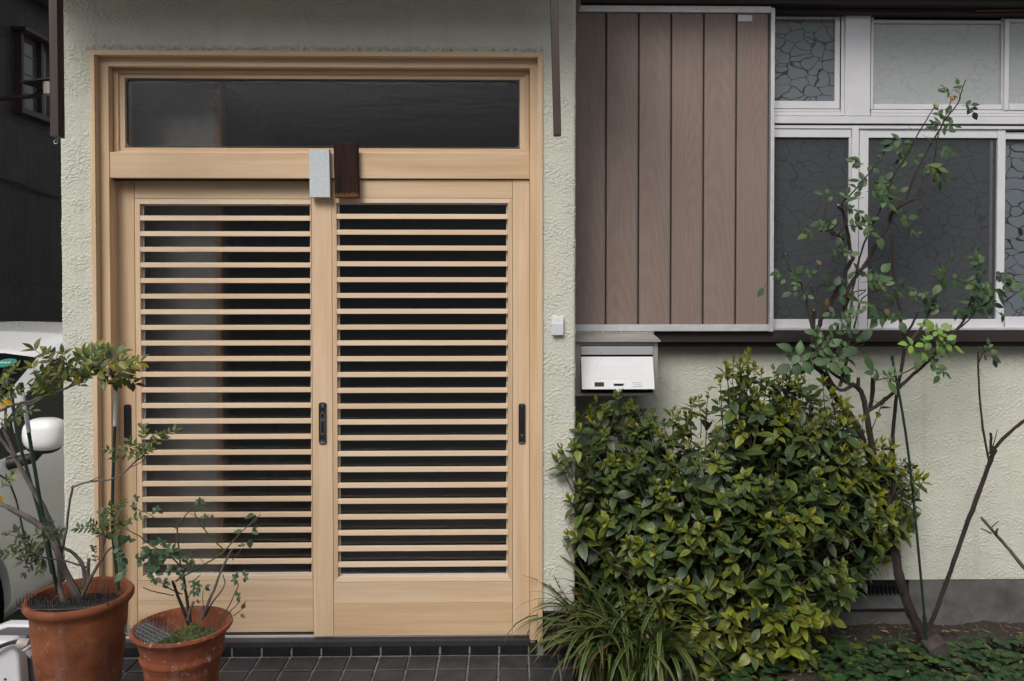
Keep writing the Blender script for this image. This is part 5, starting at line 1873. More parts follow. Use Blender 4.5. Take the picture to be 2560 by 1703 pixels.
# leaves: photo position, heading (degrees, 0 right / 90 up), leaflet count, leaflet size (px), tint set
def rose_leaf(x, y, ang, n, size, Y, tset=(0, 1, 2, 3)):
    p = P(x, y, Y)
    sc = (Y + 3) / FPX
    a = R_(ang)
    d = Vector((math.cos(a), random.uniform(-.5, .1), math.sin(a))).normalized()
    side = d.cross(Vector((0, -1, 0.25))).normalized()
    Ln = size * sc * 0.64 * random.uniform(.85, 1.15)
    rach = Ln * (0.55 + 0.42 * (n - 1) / 2)
    rm2 = rr2
    start = p - d * rach * 0.5
    rm2.tube([start, start + d * rach * 0.5, start + d * rach], 0.0009, 4)
    upv = Vector((random.uniform(-.3, .3), -0.75, random.uniform(.3, .9)))
    ti = random.choice(tset)
    rf.put(start + d * rach, d + rv(.15), upv, Ln * random.uniform(.95, 1.15), random.randrange(3), ti, random.uniform(-.3, .3))
    prs = (n - 1) // 2
    for k in range(prs):
        q = start + d * rach * (0.45 + 0.5 * (k / max(1, prs)))
        for sg in (-1, 1):
            dd = d * 0.45 + side * sg + rv(.2)
            rf.put(q, dd, upv, Ln * random.uniform(.75, 1.0), random.randrange(3), ti if random.random() < .7 else random.choice(tset), random.uniform(-.35, .35))
RL = [  # B crop (upper)
 (B_, 1290, 600, 60, 3, 22, 0.03), (B_, 1230, 605, 170, 3, 26, 0.03), (B_, 1350, 690, 0, 3, 34, 0.03), (B_, 1170, 745, 110, 3, 36, 0.05), (B_, 1165, 790, 200, 3, 30, 0.05),
 (B_, 1150, 825, 190, 3, 30, 0.06), (B_, 1205, 840, -20, 3, 28, 0.06), (B_, 985, 840, 150, 1, 28, 0.06), (B_, 1075, 890, -35, 1, 34, 0.06), (B_, 985, 925, 240, 3, 34, 0.07), (B_, 915, 945, 190, 3, 46, 0.07),
 (B_, 1200, 985, -25, 5, 36, 0.06), (B_, 945, 1045, 160, 5, 36, 0.08), (B_, 1010, 1040, 30, 3, 30, 0.08), (B_, 1120, 1090, -20, 5, 40, 0.05), (B_, 1160, 1130, -30, 3, 40, 0.05),
 (B_, 790, 1030, 60, 3, 22, 0.08), (B_, 650, 1065, 160, 5, 34, 0.09), (B_, 720, 1085, -40, 3, 30, 0.09), (B_, 690, 1185, 170, 5, 36, 0.09), (B_, 780, 1190, -20, 5, 40, 0.1), (B_, 850, 1165, 0, 3, 34, 0.11),
 (B_, 650, 1250, 150, 3, 36, 0.09), (B_, 740, 1245, 10, 5, 38, 0.1), (B_, 660, 1295, 190, 1, 48, 0.05), (B_, 790, 1275, -10, 5, 36, 0.06), (B_, 810, 1310, -40, 3, 42, 0.06), (B_, 890, 1270, 40, 3, 32, 0.12),
 (B_, 450, 1265, 170, 3, 36, 0.06), (B_, 555, 1285, 60, 3, 28, 0.1), (B_, 580, 1360, -20, 5, 32, 0.09), (B_, 640, 1390, -50, 3, 30, 0.09), (B_, 420, 1480, 170, 5, 36, 0.04), (B_, 330, 1525, 200, 3, 34, 0.04),
 (B_, 480, 1470, 140, 3, 30, 0.06), (B_, 600, 1470, 10, 3, 34, 0.08), (B_, 690, 1505, -30, 5, 36, 0.07), (B_, 770, 1530, -80, 1, 52, 0.06), (B_, 930, 1440, 20, 5, 34, 0.12), (B_, 990, 1520, -30, 3, 20, 0.12),
 (B_, 540, 1525, 240, 3, 44, 0.1), (B_, 700, 1440, 20, 3, 34, 0.09),
 # A crop (lower)
 (A_, 430, 40, 160, 3, 34, 0.05), (A_, 640, 40, 40, 3, 34, 0.1), (A_, 545, 200, 100, 3, 28, 0.1), (A_, 490, 235, 170, 3, 30, 0.08), (A_, 560, 240, 20, 3, 30, 0.1), (A_, 640, 330, 30, 3, 34, 0.12), (A_, 710, 345, -20, 3, 34, 0.12),
 (A_, 120, 345, 190, 3, 34, 0.05), (A_, 35, 430, 235, 1, 46, 0.03), (A_, 240, 370, 120, 3, 36, 0.06), (A_, 315, 355, 20, 3, 32, 0.06), (A_, 240, 410, 250, 3, 30, 0.06), (A_, 235, 465, 200, 3, 40, 0.06), (A_, 290, 490, -20, 3, 30, 0.06),
 (A_, 490, 430, 140, 3, 44, 0.12), (A_, 530, 495, -10, 3, 48, 0.12), (A_, 560, 410, 60, 3, 34, 0.13), (A_, 720, 400, 10, 5, 44, 0.05), (A_, 790, 430, 20, 3, 38, 0.03), (A_, 870, 430, 30, 3, 32, 0.02), (A_, 930, 440, 0, 3, 36, 0.02),
 (A_, 880, 465, -30, 1, 36, 0.02), (A_, 700, 540, 240, 3, 30, 0.06), (A_, 755, 545, 250, 1, 40, 0.05), (A_, 720, 570, -40, 3, 28, 0.06), (A_, 860, 515, 200, 5, 34, 0.1), (A_, 990, 500, 10, 5, 32, 0.09), (A_, 1070, 510, -10, 3, 32, 0.08),
 (A_, 810, 610, 210, 3, 44, 0.1), (A_, 880, 610, -60, 3, 44, 0.1), (A_, 1090, 545, 10, 3, 30, 0.08), (A_, 480, 605, 190, 3, 34, 0.1), (A_, 580, 610, 10, 5, 34, 0.08), (A_, 1180, 360, 170, 3, 34, 0.05), (A_, 1185, 405, 240, 1, 44, 0.04), (A_, 1270, 385, -10, 3, 44, 0.04),
 (A_, 1430, 275, 150, 3, 34, -0.02), (A_, 1430, 345, 210, 3, 44, -0.03), (A_, 1410, 420, 200, 3, 40, -0.03), (A_, 1470, 420, -70, 3, 40, -0.03), (A_, 1550, 360, -25, 5, 34, -0.04), (A_, 1630, 400, -30, 5, 34, -0.05), (A_, 1650, 470, -20, 1, 62, -0.06), (A_, 1540, 460, -60, 1, 56, -0.05), (A_, 1600, 430, -40, 3, 30, -0.05),
 (A_, 1430, 510, 60, 5, 36, -0.02), (A_, 1490, 545, -15, 3, 36, -0.02), (A_, 1420, 540, 220, 3, 42, -0.02), (A_, 1390, 580, -20, 3, 40, 0.0), (A_, 1550, 600, -40, 1, 30, 0.0), (A_, 1160, 580, 170, 3, 30, 0.08), (A_, 1270, 605, -10, 3, 34, 0.05),
 (A_, 390, 730, 180, 3, 38, 0.05), (A_, 460, 730, -5, 3, 40, 0.05), (A_, 400, 775, 150, 3, 38, 0.04), (A_, 440, 780, -20, 3, 32, 0.04), (A_, 580, 745, 20, 3, 34, 0.05), (A_, 580, 715, 150, 3, 30, 0.06),
 (A_, 250, 880, 150, 3, 56, 0.03), (A_, 240, 930, 200, 3, 58, 0.03), (A_, 320, 900, -30, 3, 56, 0.04), (A_, 390, 850, 30, 5, 52, 0.05), (A_, 410, 905, -40, 3, 60, 0.05), (A_, 330, 940, 220, 3, 44, 0.04), (A_, 300, 940, 260, 1, 44, 0.03),
 (A_, 560, 830, 170, 3, 38, 0.06), (A_, 660, 820, 200, 1, 70, 0.02), (A_, 640, 800, 60, 1, 60, 0.03), (A_, 665, 850, -60, 1, 66, 0.03), (A_, 540, 890, -40, 3, 44, 0.06), (A_, 515, 960, 200, 3, 40, 0.06), (A_, 530, 980, -30, 3, 36, 0.06), (A_, 370, 825, 100, 3, 34, 0.05),
 (A_, 770, 1005, 170, 3, 34, 0.02), (A_, 820, 1040, -50, 1, 46, 0.01), (A_, 850, 1015, 20, 3, 30, 0.02), (A_, 850, 1055, 0, 3, 26, 0.02), (A_, 1130, 935, -20, 3, 32, 0.0), (A_, 1185, 970, -55, 3, 40, 0.0), (A_, 1470, 855, 150, 3, 26, 0.07), (A_, 1515, 895, -60, 1, 42, 0.06), (A_, 1490, 855, -10, 1, 30, 0.07)]
for fn, x, y, ang, n, size, Y in RL:
    q = fn(x, y)
    rose_leaf(q[0], q[1], ang, n, size, Y, (0, 1, 2, 3, 1) if random.random() > .12 else (5, 2))
    if random.random() < (0.7 if q[0] > 2280 else 0.3):
        rose_leaf(q[0] + random.uniform(-16, 16), q[1] + random.uniform(-16, 16), ang + random.uniform(-70, 70), n, size, Y + random.uniform(-.03, .03))
# leaf cluster in direct light, its brightness put into the tint
for x, y, ang, n, size in ((990, 820, 170, 3, 50), (1055, 870, 250, 3, 50), (1130, 760, 110, 3, 44), (1190, 750, 50, 3, 44), (1100, 800, 190, 5, 42), (1160, 820, -20, 5, 44), (1230, 810, -20, 3, 46), (1190, 790, 20, 3, 42), (1110, 880, -80, 3, 34), (1215, 860, -50, 3, 36), (1100, 700, 170, 3, 34), (1160, 715, 30, 3, 34)):
    q = A_(x, y)
    rose_leaf(q[0], q[1], ang, n, size, -0.02 + random.uniform(-.02, .03), (4, 4, 2, 4))
for x, y, ang in ((410, 300, 140), (430, 575, 80), (815, 565, -70)):
    q = A_(x, y)
    rose_leaf(q[0], q[1], ang, 1, 30, 0.08, (6,))
stuff(rr2.build('leaf_stalk', MT['bark_red'], rose, smooth=True))
stuff(rt_.build('thorn', MT['bark_rose'], rose))
rf.finish(rose, 300, 'foliage')
bd = P(*B_(1155, 690), 0.04)
MB().lathe([(0.0, -0.012), (0.005, -0.010), (0.0075, -0.002), (0.006, 0.006), (0.002, 0.016), (0.0005, 0.022)], bd, 10).build('flower_bud', MT['flower_bud'], rose, smooth=True)
bd = P(*B_(1262, 630), 0.04)
m = MB()
for k in range(9):
    a = k * 0.7
    d = Vector((math.cos(a) * .6, math.sin(a) * .6, random.uniform(-1, .2))).normalized()
    m.tube([bd, bd + d * 0.010, bd + d * 0.016 + Vector((0, 0, -.004))], [0.002, 0.0042, 0.0008], 5)
m.build('withered_flower', MT['flower_dry'], rose)

# pruned branch reaching in from the right
pb = thing('pruned_branch', 'bare grey pruned branch reaching in low at the far right', 'branch', P(2700, 1560, 0.2))
m = MB()
cane(m, line(C_, [(2100, 1300), (1900, 1060), (1716, 830), (1600, 690), (1520, 600), (1440, 505)], 0.2, 0.12), 0.009, 0.0055, 0.001)
cane(m, line(C_, [(1500, 605), (1470, 590), (1438, 577)], 0.13, 0.10), 0.004, 0.0024)
cane(m, line(C_, [(1540, 625), (1535, 600), (1545, 578)], 0.13, 0.10), 0.005, 0.004)
cane(m, line(C_, [(1500, 575), (1530, 545), (1553, 527)], 0.13, 0.12), 0.003, 0.0015)
m.build('cane', MT['bark_grey'], pb, smooth=True)

# ================================================================== STAKES
def stake(label, fn, pts, Y0, Y1, r, tape=None, cap=True, group='green garden stakes'):
    p = line(fn, pts, Y0, Y1)
    t = thing('garden_stake', label, 'garden stake', p[-1], group)
    sp = smooth_path(p, 6)
    m = MB()
    # plastic-coated: small raised rings
    full = []
    for i in range(len(sp) - 1):
        L = (sp[i + 1] - sp[i]).length
        n_ = max(1, int(L / 0.006))
        for k in range(n_):
            full.append(sp[i].lerp(sp[i + 1], k / n_))
    full.append(sp[-1])
    m.tube(full, [r * (1.0 if k % 2 else 0.93) for k in range(len(full))], 8)
    m.build('pole', MT['stake_green'], t, smooth=True)
    if cap:
        d = (sp[0] - sp[1]).normalized()
        MB().tube([sp[0] - d * 0.012, sp[0] + d * 0.004, sp[0] + d * 0.006], [r * 1.25, r * 1.25, r * 0.8], 10).build('cap', MT['stake_green'], t, smooth=True)
    if tape:
        a, b = (P(*fn(*q), Y0) for q in tape)
        MB().tube([a, a.lerp(b, .5), b], r * 1.08, 10).build('label_tape', MT['stake_tape'], t, smooth=True)
    return t
stake('thin green stake standing before the rose trunk', lambda x, y: (x, y), [(2230, 893), (2273, 1150), (2325, 1692), (2328, 1720)], 0.05, 0.05, 0.0052)

# ================================================================== STONE
stn = MB()
c0 = P(2345, 1640, 0.05)
ring = []
M = Matrix.Translation(c0) @ Matrix.Rotation(R_(-24), 4, 'Y') @ Matrix.Rotation(R_(12), 4, 'X')
stn.box(-0.038, 0.038, -0.03, 0.03, -0.08, 0.075, 0, M)
o = stn.build('garden_stone', MT['stone_brown'], bevel=0.010, seg=3, smooth=True)
tag(o, 'brown leaning stone at the foot of the rose trunk', 'stone')

# ================================================================== STRAP-LEAVED CLUMP
random.seed(11)
lb = Vector((0.62, -0.12, SOIL))
lir = thing('strap_grass', 'clump of long arching striped strap leaves at the porch corner', 'grass clump', lb)
def blade(root, tipd, L, wid, tint, sag, lift):
    n_ = 10
    d = Vector((tipd.x, tipd.y, 0))
    d.normalize()
    side = Vector((-d.y, d.x, 0)) + rv(.25)
    side.normalize()
    pts = []
    p = Vector(root)
    el = lift
    for i in range(n_ + 1):
        pts.append(p.copy())
        p = p + (d * math.cos(el) + Vector((0, 0, math.sin(el)))) * (L / n_)
        el -= sag / n_ * (0.5 + 1.2 * i / n_)
        if p.z < SOIL + 0.01:
            p.z = SOIL + 0.012
    vs, uv, fs = [], [], []
    for i, p in enumerate(pts):
        t = i / n_
        hw = wid / 2 * (0.75 + 0.5 * math.sin(math.pi * min(1, t * 1.1))) * (1 if t < 0.75 else max(0.04, (1 - t) / 0.25) ** 0.7)
        nrm = side.cross(pts[min(i + 1, n_)] - pts[max(i - 1, 0)]).normalized()
        for sg in (-1, 0, 1):
            vs.append(p + side * (sg * hw) + (nrm * (0.25 * hw) if sg else Vector()))
            uv.append((.5 + .5 * sg, t))
    for i in range(n_):
        b = i * 3
        fs += [(b, b + 1, b + 4, b + 3), (b + 1, b + 2, b + 5, b + 4)]
    V = np.array([tuple(v) for v in vs])
    c = np.array(tuple(root))
    me = leaf_mesh('leaf', V - c, fs, np.array(uv), np.tile(np.array(tint), (len(V), 1)), MT['strap_leaf'])
    o = bpy.data.objects.new('leaf', me)
    reg(o, Vector(root), lir)
bt = [(0.024, 0.052, 0.014, 0.9), (0.034, 0.070, 0.016, 0.9), (0.045, 0.085, 0.018, 0.8), (0.060, 0.100, 0.022, 0.9), (0.085, 0.120, 0.028, 0.7), (0.10, 0.055, 0.025, 0.2)]
crowns = [(0.34, -0.02), (0.40, -0.10), (0.45, 0.02), (0.36, 0.10), (0.49, -0.15), (0.53, -0.07), (0.32, -0.13), (0.42, -0.19), (0.30, 0.05)]
for cx, cy in crowns:
    for k in range(24):
        upright = k % 3 != 0
        an = random.uniform(0, 2 * math.pi)
        # more of them towards the street and the porch
        if random.random() < 0.45:
            an = random.uniform(math.pi * 0.9, math.pi * 1.75)
        d = Vector((math.cos(an), math.sin(an), 0))
        L = random.uniform(0.34, 0.60)
        blade((cx + random.uniform(-.03, .03), cy + random.uniform(-.03, .03), SOIL), d, L, random.uniform(0.011, 0.017),
              random.choice(bt[:5] * 4 + bt[5:]), random.uniform(1.2, 2.6) if upright else random.uniform(2.4, 3.8), random.uniform(1.3, 1.54))
# measured leading blades
for fnpts, Y in (([(1520, 1470), (1450, 1440), (1390, 1420)], 0.0), ([(1500, 1500), (1440, 1400), (1388, 1412)], 0.0)):
    pass
m = MB()
for pts in ([(1450, 1450), (1425, 1390), (1404, 1348)], [(1440, 1540), (1400, 1490), (1372, 1460)], [(1440, 1520), (1405, 1480), (1385, 1440)]):
    sp = line(lambda x, y: (x, y), pts, -0.03)
    m.tube(smooth_path(sp, 3), 0.0012, 5)
    for k in range(16):
        q = sp[1].lerp(sp[2], k / 16) if k > 4 else sp[0].lerp(sp[1], k / 5)
        m.tube([q, q + rv(.006)], [0.0014, 0.0010], 4)
m.build('dry_flower_stalk', MT['bark_red'], lir)

# ================================================================== GROUND COVER, LITTER
random.seed(17)
csh = [leaf_shape(1, 0.85, 0.75, 0.15, 0.15, 5), leaf_shape(1, 0.95, 0.7, 0.1, 0.25, 5)]
ctint = [(0.020, 0.048, 0.018, 0), (0.028, 0.062, 0.022, 0), (0.038, 0.080, 0.024, 0), (0.055, 0.095, 0.03, 0), (0.09, 0.11, 0.02, 0)]
cf = Foliage(csh, ctint, MT['cover_leaf'])
for k in range(2600):
    x = random.uniform(0.75, 2.6)
    y = random.uniform(-0.75, 0.30)
    if y > 0.16 + 0.10 * float(pn(x * 3, 0.3, 41)):
        continue
    if float(pn(x * 4, y * 4, 40)) < -0.28:
        continue
    hgt = random.uniform(0.015, 0.055)
    q = Vector((x, y, SOIL + hgt))
    a0 = random.uniform(0, 6.28)
    ti = random.choice((0, 1, 1, 2, 2, 3)) if random.random() > .04 else 4
    s = random.uniform(0.018, 0.032)
    for j in range(3):
        a = a0 + j * 2.094
        cf.put(q, Vector((math.cos(a), math.sin(a), random.uniform(-.05, .25))), (random.uniform(-.2, .2), -0.25, 1), s, j % 2, ti, random.uniform(-.2, .2))
V, F, U, T, b = [], [], [], [], 0
for M, si, ti in cf.items:
    A = np.array(M)
    v = csh[si][0] @ A[:3, :3].T + A[:3, 3]
    V.append(v)
    F += [tuple(i + b for i in f) for f in csh[si][1]]
    U.append(csh[si][2])
    T.append(np.tile(np.array(ctint[ti]) * np.array([*([random.uniform(.75, 1.2)] * 3), 1]), (len(v), 1)))
    b += len(v)
V = np.concatenate(V)
cc = V.mean(axis=0)
cc[2] = SOIL
me = leaf_mesh('ground_cover', V - cc, F, np.concatenate(U), np.concatenate(T), MT['cover_leaf'])
gc = stuff(reg(bpy.data.objects.new('ground_cover', me), Vector(cc)))
gc['label'] = 'low three-leaved green ground cover at the foot of the wall'
gc['category'] = 'ground cover'
lt2 = MB()
for k in range(420):
    x, y = random.uniform(0.7, 2.7), random.uniform(-0.2, 0.39)
    q = Vector((x, y, SOIL + 0.018 + random.uniform(0, .012)))
    d = rv(); d.z *= 0.25; d.normalize()
    L = random.uniform(0.006, 0.022)
    s_ = d.cross(Vector((0, 0, 1))).normalized() * L * random.uniform(.12, .4)
    lt2.add([q - d * L, q + s_, q + d * L + Vector((0, 0, .003)), q - s_], [(0, 1, 2, 3)])
for k in range(40):
    x, y = random.uniform(0.9, 2.6), random.uniform(0.1, 0.37)
    q = Vector((x, y, SOIL + 0.02))
    d = Vector((random.uniform(-1, 1), random.uniform(-.4, .2), random.uniform(.1, 1.2))).normalized()
    L = random.uniform(.03, .09)
    lt2.tube(smooth_path([q, q + d * L * .5 + rv(.01), q + d * L + rv(.02)], 3), 0.0006, 4)
lo_ = stuff(lt2.build('leaf_litter', MT['straw']))
lo_['label'] = 'dry straw and leaf litter on the soil below the wall'
lo_['category'] = 'litter'

# ================================================================== POTS
def pot(name, label, c, prof, mat):
    o = MB().lathe(prof, c, 64).build(name, mat, smooth=True, at=c)
    tag(o, label, 'plant pot')
    return o
p1 = P(199, 1490, -0.45)
H1 = p1.z
c1 = (p1.x, -0.45, 0.008)
R1 = 0.178
KR = 0.885
prof1 = [(0.0, 0.0), (0.112, 0.0), (0.118, 0.006), (0.130, 0.10), (0.143, 0.20), (0.154, 0.30), (0.157, H1 - 0.055), (0.160, H1 - 0.040), (0.172, H1 - 0.028), (R1, H1 - 0.020), (R1 + 0.001, H1 - 0.008), (R1 - 0.004, H1 - 0.001),
         (R1 - 0.012, H1), (R1 - 0.020, H1 - 0.004), (R1 - 0.024, H1 - 0.014), (0.146, H1 - 0.05), (0.140, H1 - 0.12), (0.0, H1 - 0.13)]
prof1 = [(r * KR, z) for r, z in prof1]
pot('terracotta_pot', 'large orange terracotta pot at the left of the door', c1, prof1, MT['terracotta'])
p2 = P(456, 1566, -0.62)
H2 = p2.z
c2 = (p2.x, -0.62, 0.008)
R2 = 0.161
prof2 = [(0.0, 0.0), (0.085, 0.0), (0.090, 0.006), (0.104, 0.12), (0.120, H2 - 0.125), (0.124, H2 - 0.100), (0.131, H2 - 0.092), (0.134, H2 - 0.084), (0.131, H2 - 0.076), (0.130, H2 - 0.070), (0.138, H2 - 0.040), (0.146, H2 - 0.025),
         (0.155, H2 - 0.017), (R2, H2 - 0.009), (R2 - 0.002, H2 - 0.002), (R2 - 0.009, H2), (R2 - 0.017, H2 - 0.005), (R2 - 0.021, H2 - 0.016), (0.132, H2 - 0.05), (0.126, H2 - 0.10), (0.0, H2 - 0.11)]
prof2 = [(r * KR, z) for r, z in prof2]
pot('terracotta_pot', 'smaller weathered red terracotta pot with moss before the door', c2, prof2, MT['terracotta_red'])

def soil_disc(name, label, c, r, z, amp, mat, seed, n=44):
    m = MB()
    vs, idx, fs = [], {}, []
    for i in range(n + 1):
        for j in range(n + 1):
            u, v = -1 + 2 * i / n, -1 + 2 * j / n
            # square to disc
            x, y = u * math.sqrt(max(0, 1 - v * v / 2)), v * math.sqrt(max(0, 1 - u * u / 2))
            X, Y = c[0] + x * r, c[1] + y * r
            zz = z + amp * float(pn(X * 25, Y * 25, seed)) + amp * .7 * float(pn(X * 90, Y * 90, seed + 1))
            vs.append((X, Y, zz))
    for i in range(n):
        for j in range(n):
            a = i * (n + 1) + j
            fs.append((a, a + n + 1, a + n + 2, a + 1))
    m.add(vs, fs)
    o = m.build(name, mat, smooth=False)
    tag(o, label, 'soil')
    return o
soil_disc('pot_soil', 'dark potting soil in the large terracotta pot', c1, 0.146 * KR, H1 - 0.040, 0.010, MT['soil'], 51)
soil_disc('pot_soil', 'mossy soil in the smaller terracotta pot', c2, 0.134 * KR, H2 - 0.048, 0.012, MT['moss'], 53)

# spiked mats against cats
def spike_mat(label, c, ang, nx, ny, pitch, h, mat, z, bend=0.0, tilt=0.0):
    t = thing('spike_mat', label, 'spike mat', (c[0], c[1], z))
    M = Matrix.Translation((c[0], c[1], z)) @ Matrix.Rotation(ang, 4, 'Z') @ Matrix.Rotation(tilt, 4, 'X')
    f = lambda i, j: (M @ Vector(((i - (nx - 1) / 2) * pitch, (j - (ny - 1) / 2) * pitch, bend * ((i - (nx - 1) / 2) / nx * 2) ** 2)))
    g_ = MB()
    for i in range(nx):
        g_.tube([f(i, j) for j in range(ny)], 0.0013, 4)
    for j in range(ny):
        g_.tube([f(i, j) for i in range(nx)], 0.0016 if j in (0, ny - 1) else 0.0012, 4)
    g_.build('grid', mat, t)
    sp = MB()
    for i in range(nx):
        for j in range(ny):
            q = f(i, j)
            sp.tube([q, q + Vector((random.uniform(-.004, .004), random.uniform(-.004, .004), h * random.uniform(.85, 1.1)))], [0.0012, 0.0005], 4)
    stuff(sp.build('spike', mat, t))
    return t
random.seed(3)
spike_mat('black plastic spike mat lying across the large pot', (c1[0] - 0.002, c1[1] - 0.062, 0), R_(5), 22, 7, 0.0125, 0.030, MT['mat_black'], H1 - 0.006, 0.010, R_(-4))
spike_mat('grey plastic spike mat on the rim of the smaller pot', (c2[0] - 0.075, c2[1] - 0.062, 0), R_(-38), 12, 6, 0.0125, 0.024, MT['mat_grey'], H2 + 0.004, 0.0, R_(8))

# ------------------------------------------------------------------ shrub in the large pot
psh = [leaf_shape(1, 0.52, 0.82, 0.22, 0.10, 5), leaf_shape(1, 0.50, 0.85, 0.30, 0.20, 5, 0, .2), leaf_shape(1, 0.42, 0.85, 0.40, 0.05, 5, 0, -.2)]
ptint = [(0.045, 0.085, 0.025, 0.3), (0.065, 0.110, 0.025, 0.5), (0.10, 0.14, 0.022, 0.8), (0.035, 0.065, 0.028, 0.1), (0.060, 0.042, 0.036, 0.2), (0.20, 0.20, 0.02, 1.0), (0.45, 0.26, 0.01, 0.5), (0.050, 0.095, 0.050, .1)]
pf = Foliage(psh, ptint, MT['pepper_leaf'])
pln = thing('potted_shrub', 'grey-stemmed shrub with feathery leaves in the large pot', 'potted plant', (c1[0], c1[1], H1 - 0.04))
YP = -0.45
random.seed(9)
def pc(fn, pts, y0, y1, r0, r1, name='branch', mat='bark_grey'):
    m = MB()
    sp = cane(m, line(fn, pts, y0, y1), r0, r1, 0.0010, 7, 4)
    m.build(name, MT[mat], pln, smooth=True)
    return sp
pc(E_, [(625, 985), (595, 880), (520, 740), (462, 600), (425, 480), (370, 405), (320, 365), (240, 305), (150, 255), (30, 200), (-60, 175)], YP, YP - .06, 0.0125, 0.006, 'trunk')
pc(E_, [(475, 620), (435, 440), (360, 260), (290, 130), (215, 0), (180, -60)], YP, YP, 0.009, 0.0065)
pc(D_, [(270, 1400), (150, 1200), (60, 1060), (0, 980), (-60, 900)], YP, YP - .04, 0.0065, 0.005)
pc(D_, [(150, 1210), (100, 1080), (45, 960), (38, 840), (42, 760)], YP, YP - .03, 0.005, 0.0035)
pc(D_, [(110, 1110), (60, 1000), (20, 920)], YP - .02, YP - .03, 0.005, 0.004)
pc(E_, [(510, 985), (480, 900), (465, 830), (468, 720), (455, 600), (400, 480)], YP - .03, YP, 0.0085, 0.006)
pc(E_, [(630, 930), (700, 780), (760, 670), (830, 560), (872, 528)], YP, YP - .04, 0.0065, 0.003)
pc(E_, [(640, 850), (662, 760), (640, 660), (580, 580), (500, 530)], YP + .03, YP + .05, 0.0075, 0.005)
pc(E_, [(690, 790), (688, 700), (690, 612)], YP, YP, 0.0055, 0.005)
pc(E_, [(480, 570), (510, 430), (540, 200), (568, 45)], YP, YP - .05, 0.0045, 0.0033)
pc(D_, [(520, 1335), (600, 1302), (700, 1288), (790, 1278), (890, 1225), (950, 1165), (1000, 1130), (1035, 1090)], YP - .05, YP - .08, 0.0032, 0.002)
pc(D_, [(930, 1190), (990, 1165), (1060, 1115)], YP - .07, YP - .06, 0.0016, 0.001)
pc(D_, [(640, 1290), (690, 1270), (715, 1252)], YP - .06, YP - .06, 0.0018, 0.0012)
pc(D_, [(-70, 830), (0, 790), (100, 747), (250, 715), (400, 660), (540, 598), (615, 555), (645, 500)], YP - .10, YP - .16, 0.0052, 0.0028)
pc(D_, [(170, 745), (230, 738), (310, 695)], YP - .12, YP - .14, 0.003, 0.0018)
pc(E_, [(690, 685), (620, 665), (540, 640), (420, 618), (335, 605), (260, 590)], YP - .02, YP - .10, 0.0032, 0.0018)
pc(E_, [(800, 520), (820, 460), (800, 400)], YP - .03, YP - .05, 0.0022, 0.0014)
pc(E_, [(60, 215), (130, 260), (240, 320), (330, 380)], YP - .03, YP, 0.0055, 0.007)
pts_ = []
stalks = MB()
def sprig(fn, a, b, n, size, Y, tset, droop=0.1):
    """pinnate leaf: stalk from a to b with n leaflet pairs"""
    pa, pb2 = P(*fn(*a), Y), P(*fn(*b), Y + random.uniform(-.05, .02))
    mid = pa.lerp(pb2, .5) + Vector((0, 0, (pb2 - pa).length * droop))
    sp = smooth_path([pa, mid, pb2], 6)
    stalks.tube(sp, 0.0008, 4)
    Ln = size * (Y + 3) / FPX
    for k in range(n):
        t = (k + 0.6) / n
        q = sp[min(len(sp) - 1, int(t * (len(sp) - 1)))]
        d = (sp[-1] - sp[0]).normalized()
        side = d.cross(Vector((0, -1, 0.35))).normalized()
        for sg in (-1, 1):
            dd = d * 0.75 + side * sg * 0.9 + rv(.22)
            pf.put(q, dd, Vector((random.uniform(-.4, .4), -0.6, 0.75)), Ln * random.uniform(.75, 1.15), random.randrange(3), random.choice(tset), random.uniform(-.4, .4))
    d = sp[-1] - sp[-2]
    pf.put(sp[-1], d + rv(.002), Vector((0, -.6, .8)), Ln, random.randrange(3), random.choice(tset))
T1 = (0, 1, 1, 2, 2, 4, 5, 1)
for a, b, n in (((320, 700), (240, 640), 3), ((340, 690), (300, 580), 4), ((430, 640), (230, 480), 5), ((480, 560), (340, 380), 6), ((470, 600), (240, 350), 5), ((520, 600), (450, 380), 5), ((560, 600), (430, 480), 4), ((500, 540), (250, 560), 4),
                ((560, 590), (590, 380), 5), ((620, 560), (640, 390), 5), ((640, 520), (710, 330), 6), ((650, 500), (780, 360), 6), ((650, 510), (870, 370), 7), ((690, 520), (900, 430), 6), ((720, 520), (820, 570), 3), ((760, 500), (940, 470), 4),
                ((840, 530), (1000, 440), 4), ((850, 540), (960, 600), 4), ((700, 560), (760, 600), 2), ((610, 600), (520, 470), 4), ((560, 620), (640, 480), 4), ((400, 660), (280, 620), 3)):
    sprig(D_, a, b, n, 26 + random.uniform(-3, 6), YP - .14 + random.uniform(-.04, .04), T1)
T2 = (1, 7, 1, 2, 0)
for a, b, n in (((1030, 1100), (1020, 910), 5), ((1030, 1100), (1130, 960), 5), ((1040, 1090), (1250, 930), 7), ((1020, 1110), (920, 1010), 4), ((1010, 1120), (760, 1070), 6), ((1000, 1130), (820, 1130), 4), ((1020, 1110), (960, 1030), 3)):
    sprig(D_, a, b, n, 17 + random.uniform(-2, 3), YP - .10 + random.uniform(-.03, .03), T2)
T3 = (0, 3, 3, 1, 7)
for a, b, n in (((800, 420), (610, 380), 6), ((810, 400), (700, 330), 5), ((820, 380), (800, 260), 5), ((850, 370), (870, 200), 5), ((880, 330), (960, 180), 5), ((830, 410), (940, 330), 4), ((820, 420), (920, 430), 4), ((960, 370), (1110, 280), 4), ((800, 430), (740, 400), 4), ((900, 380), (1000, 310), 4)):
    sprig(E_, a, b, n, 17 + random.uniform(-2, 4), YP - .05 + random.uniform(-.03, .03), T3 if random.random() > .2 else T2)
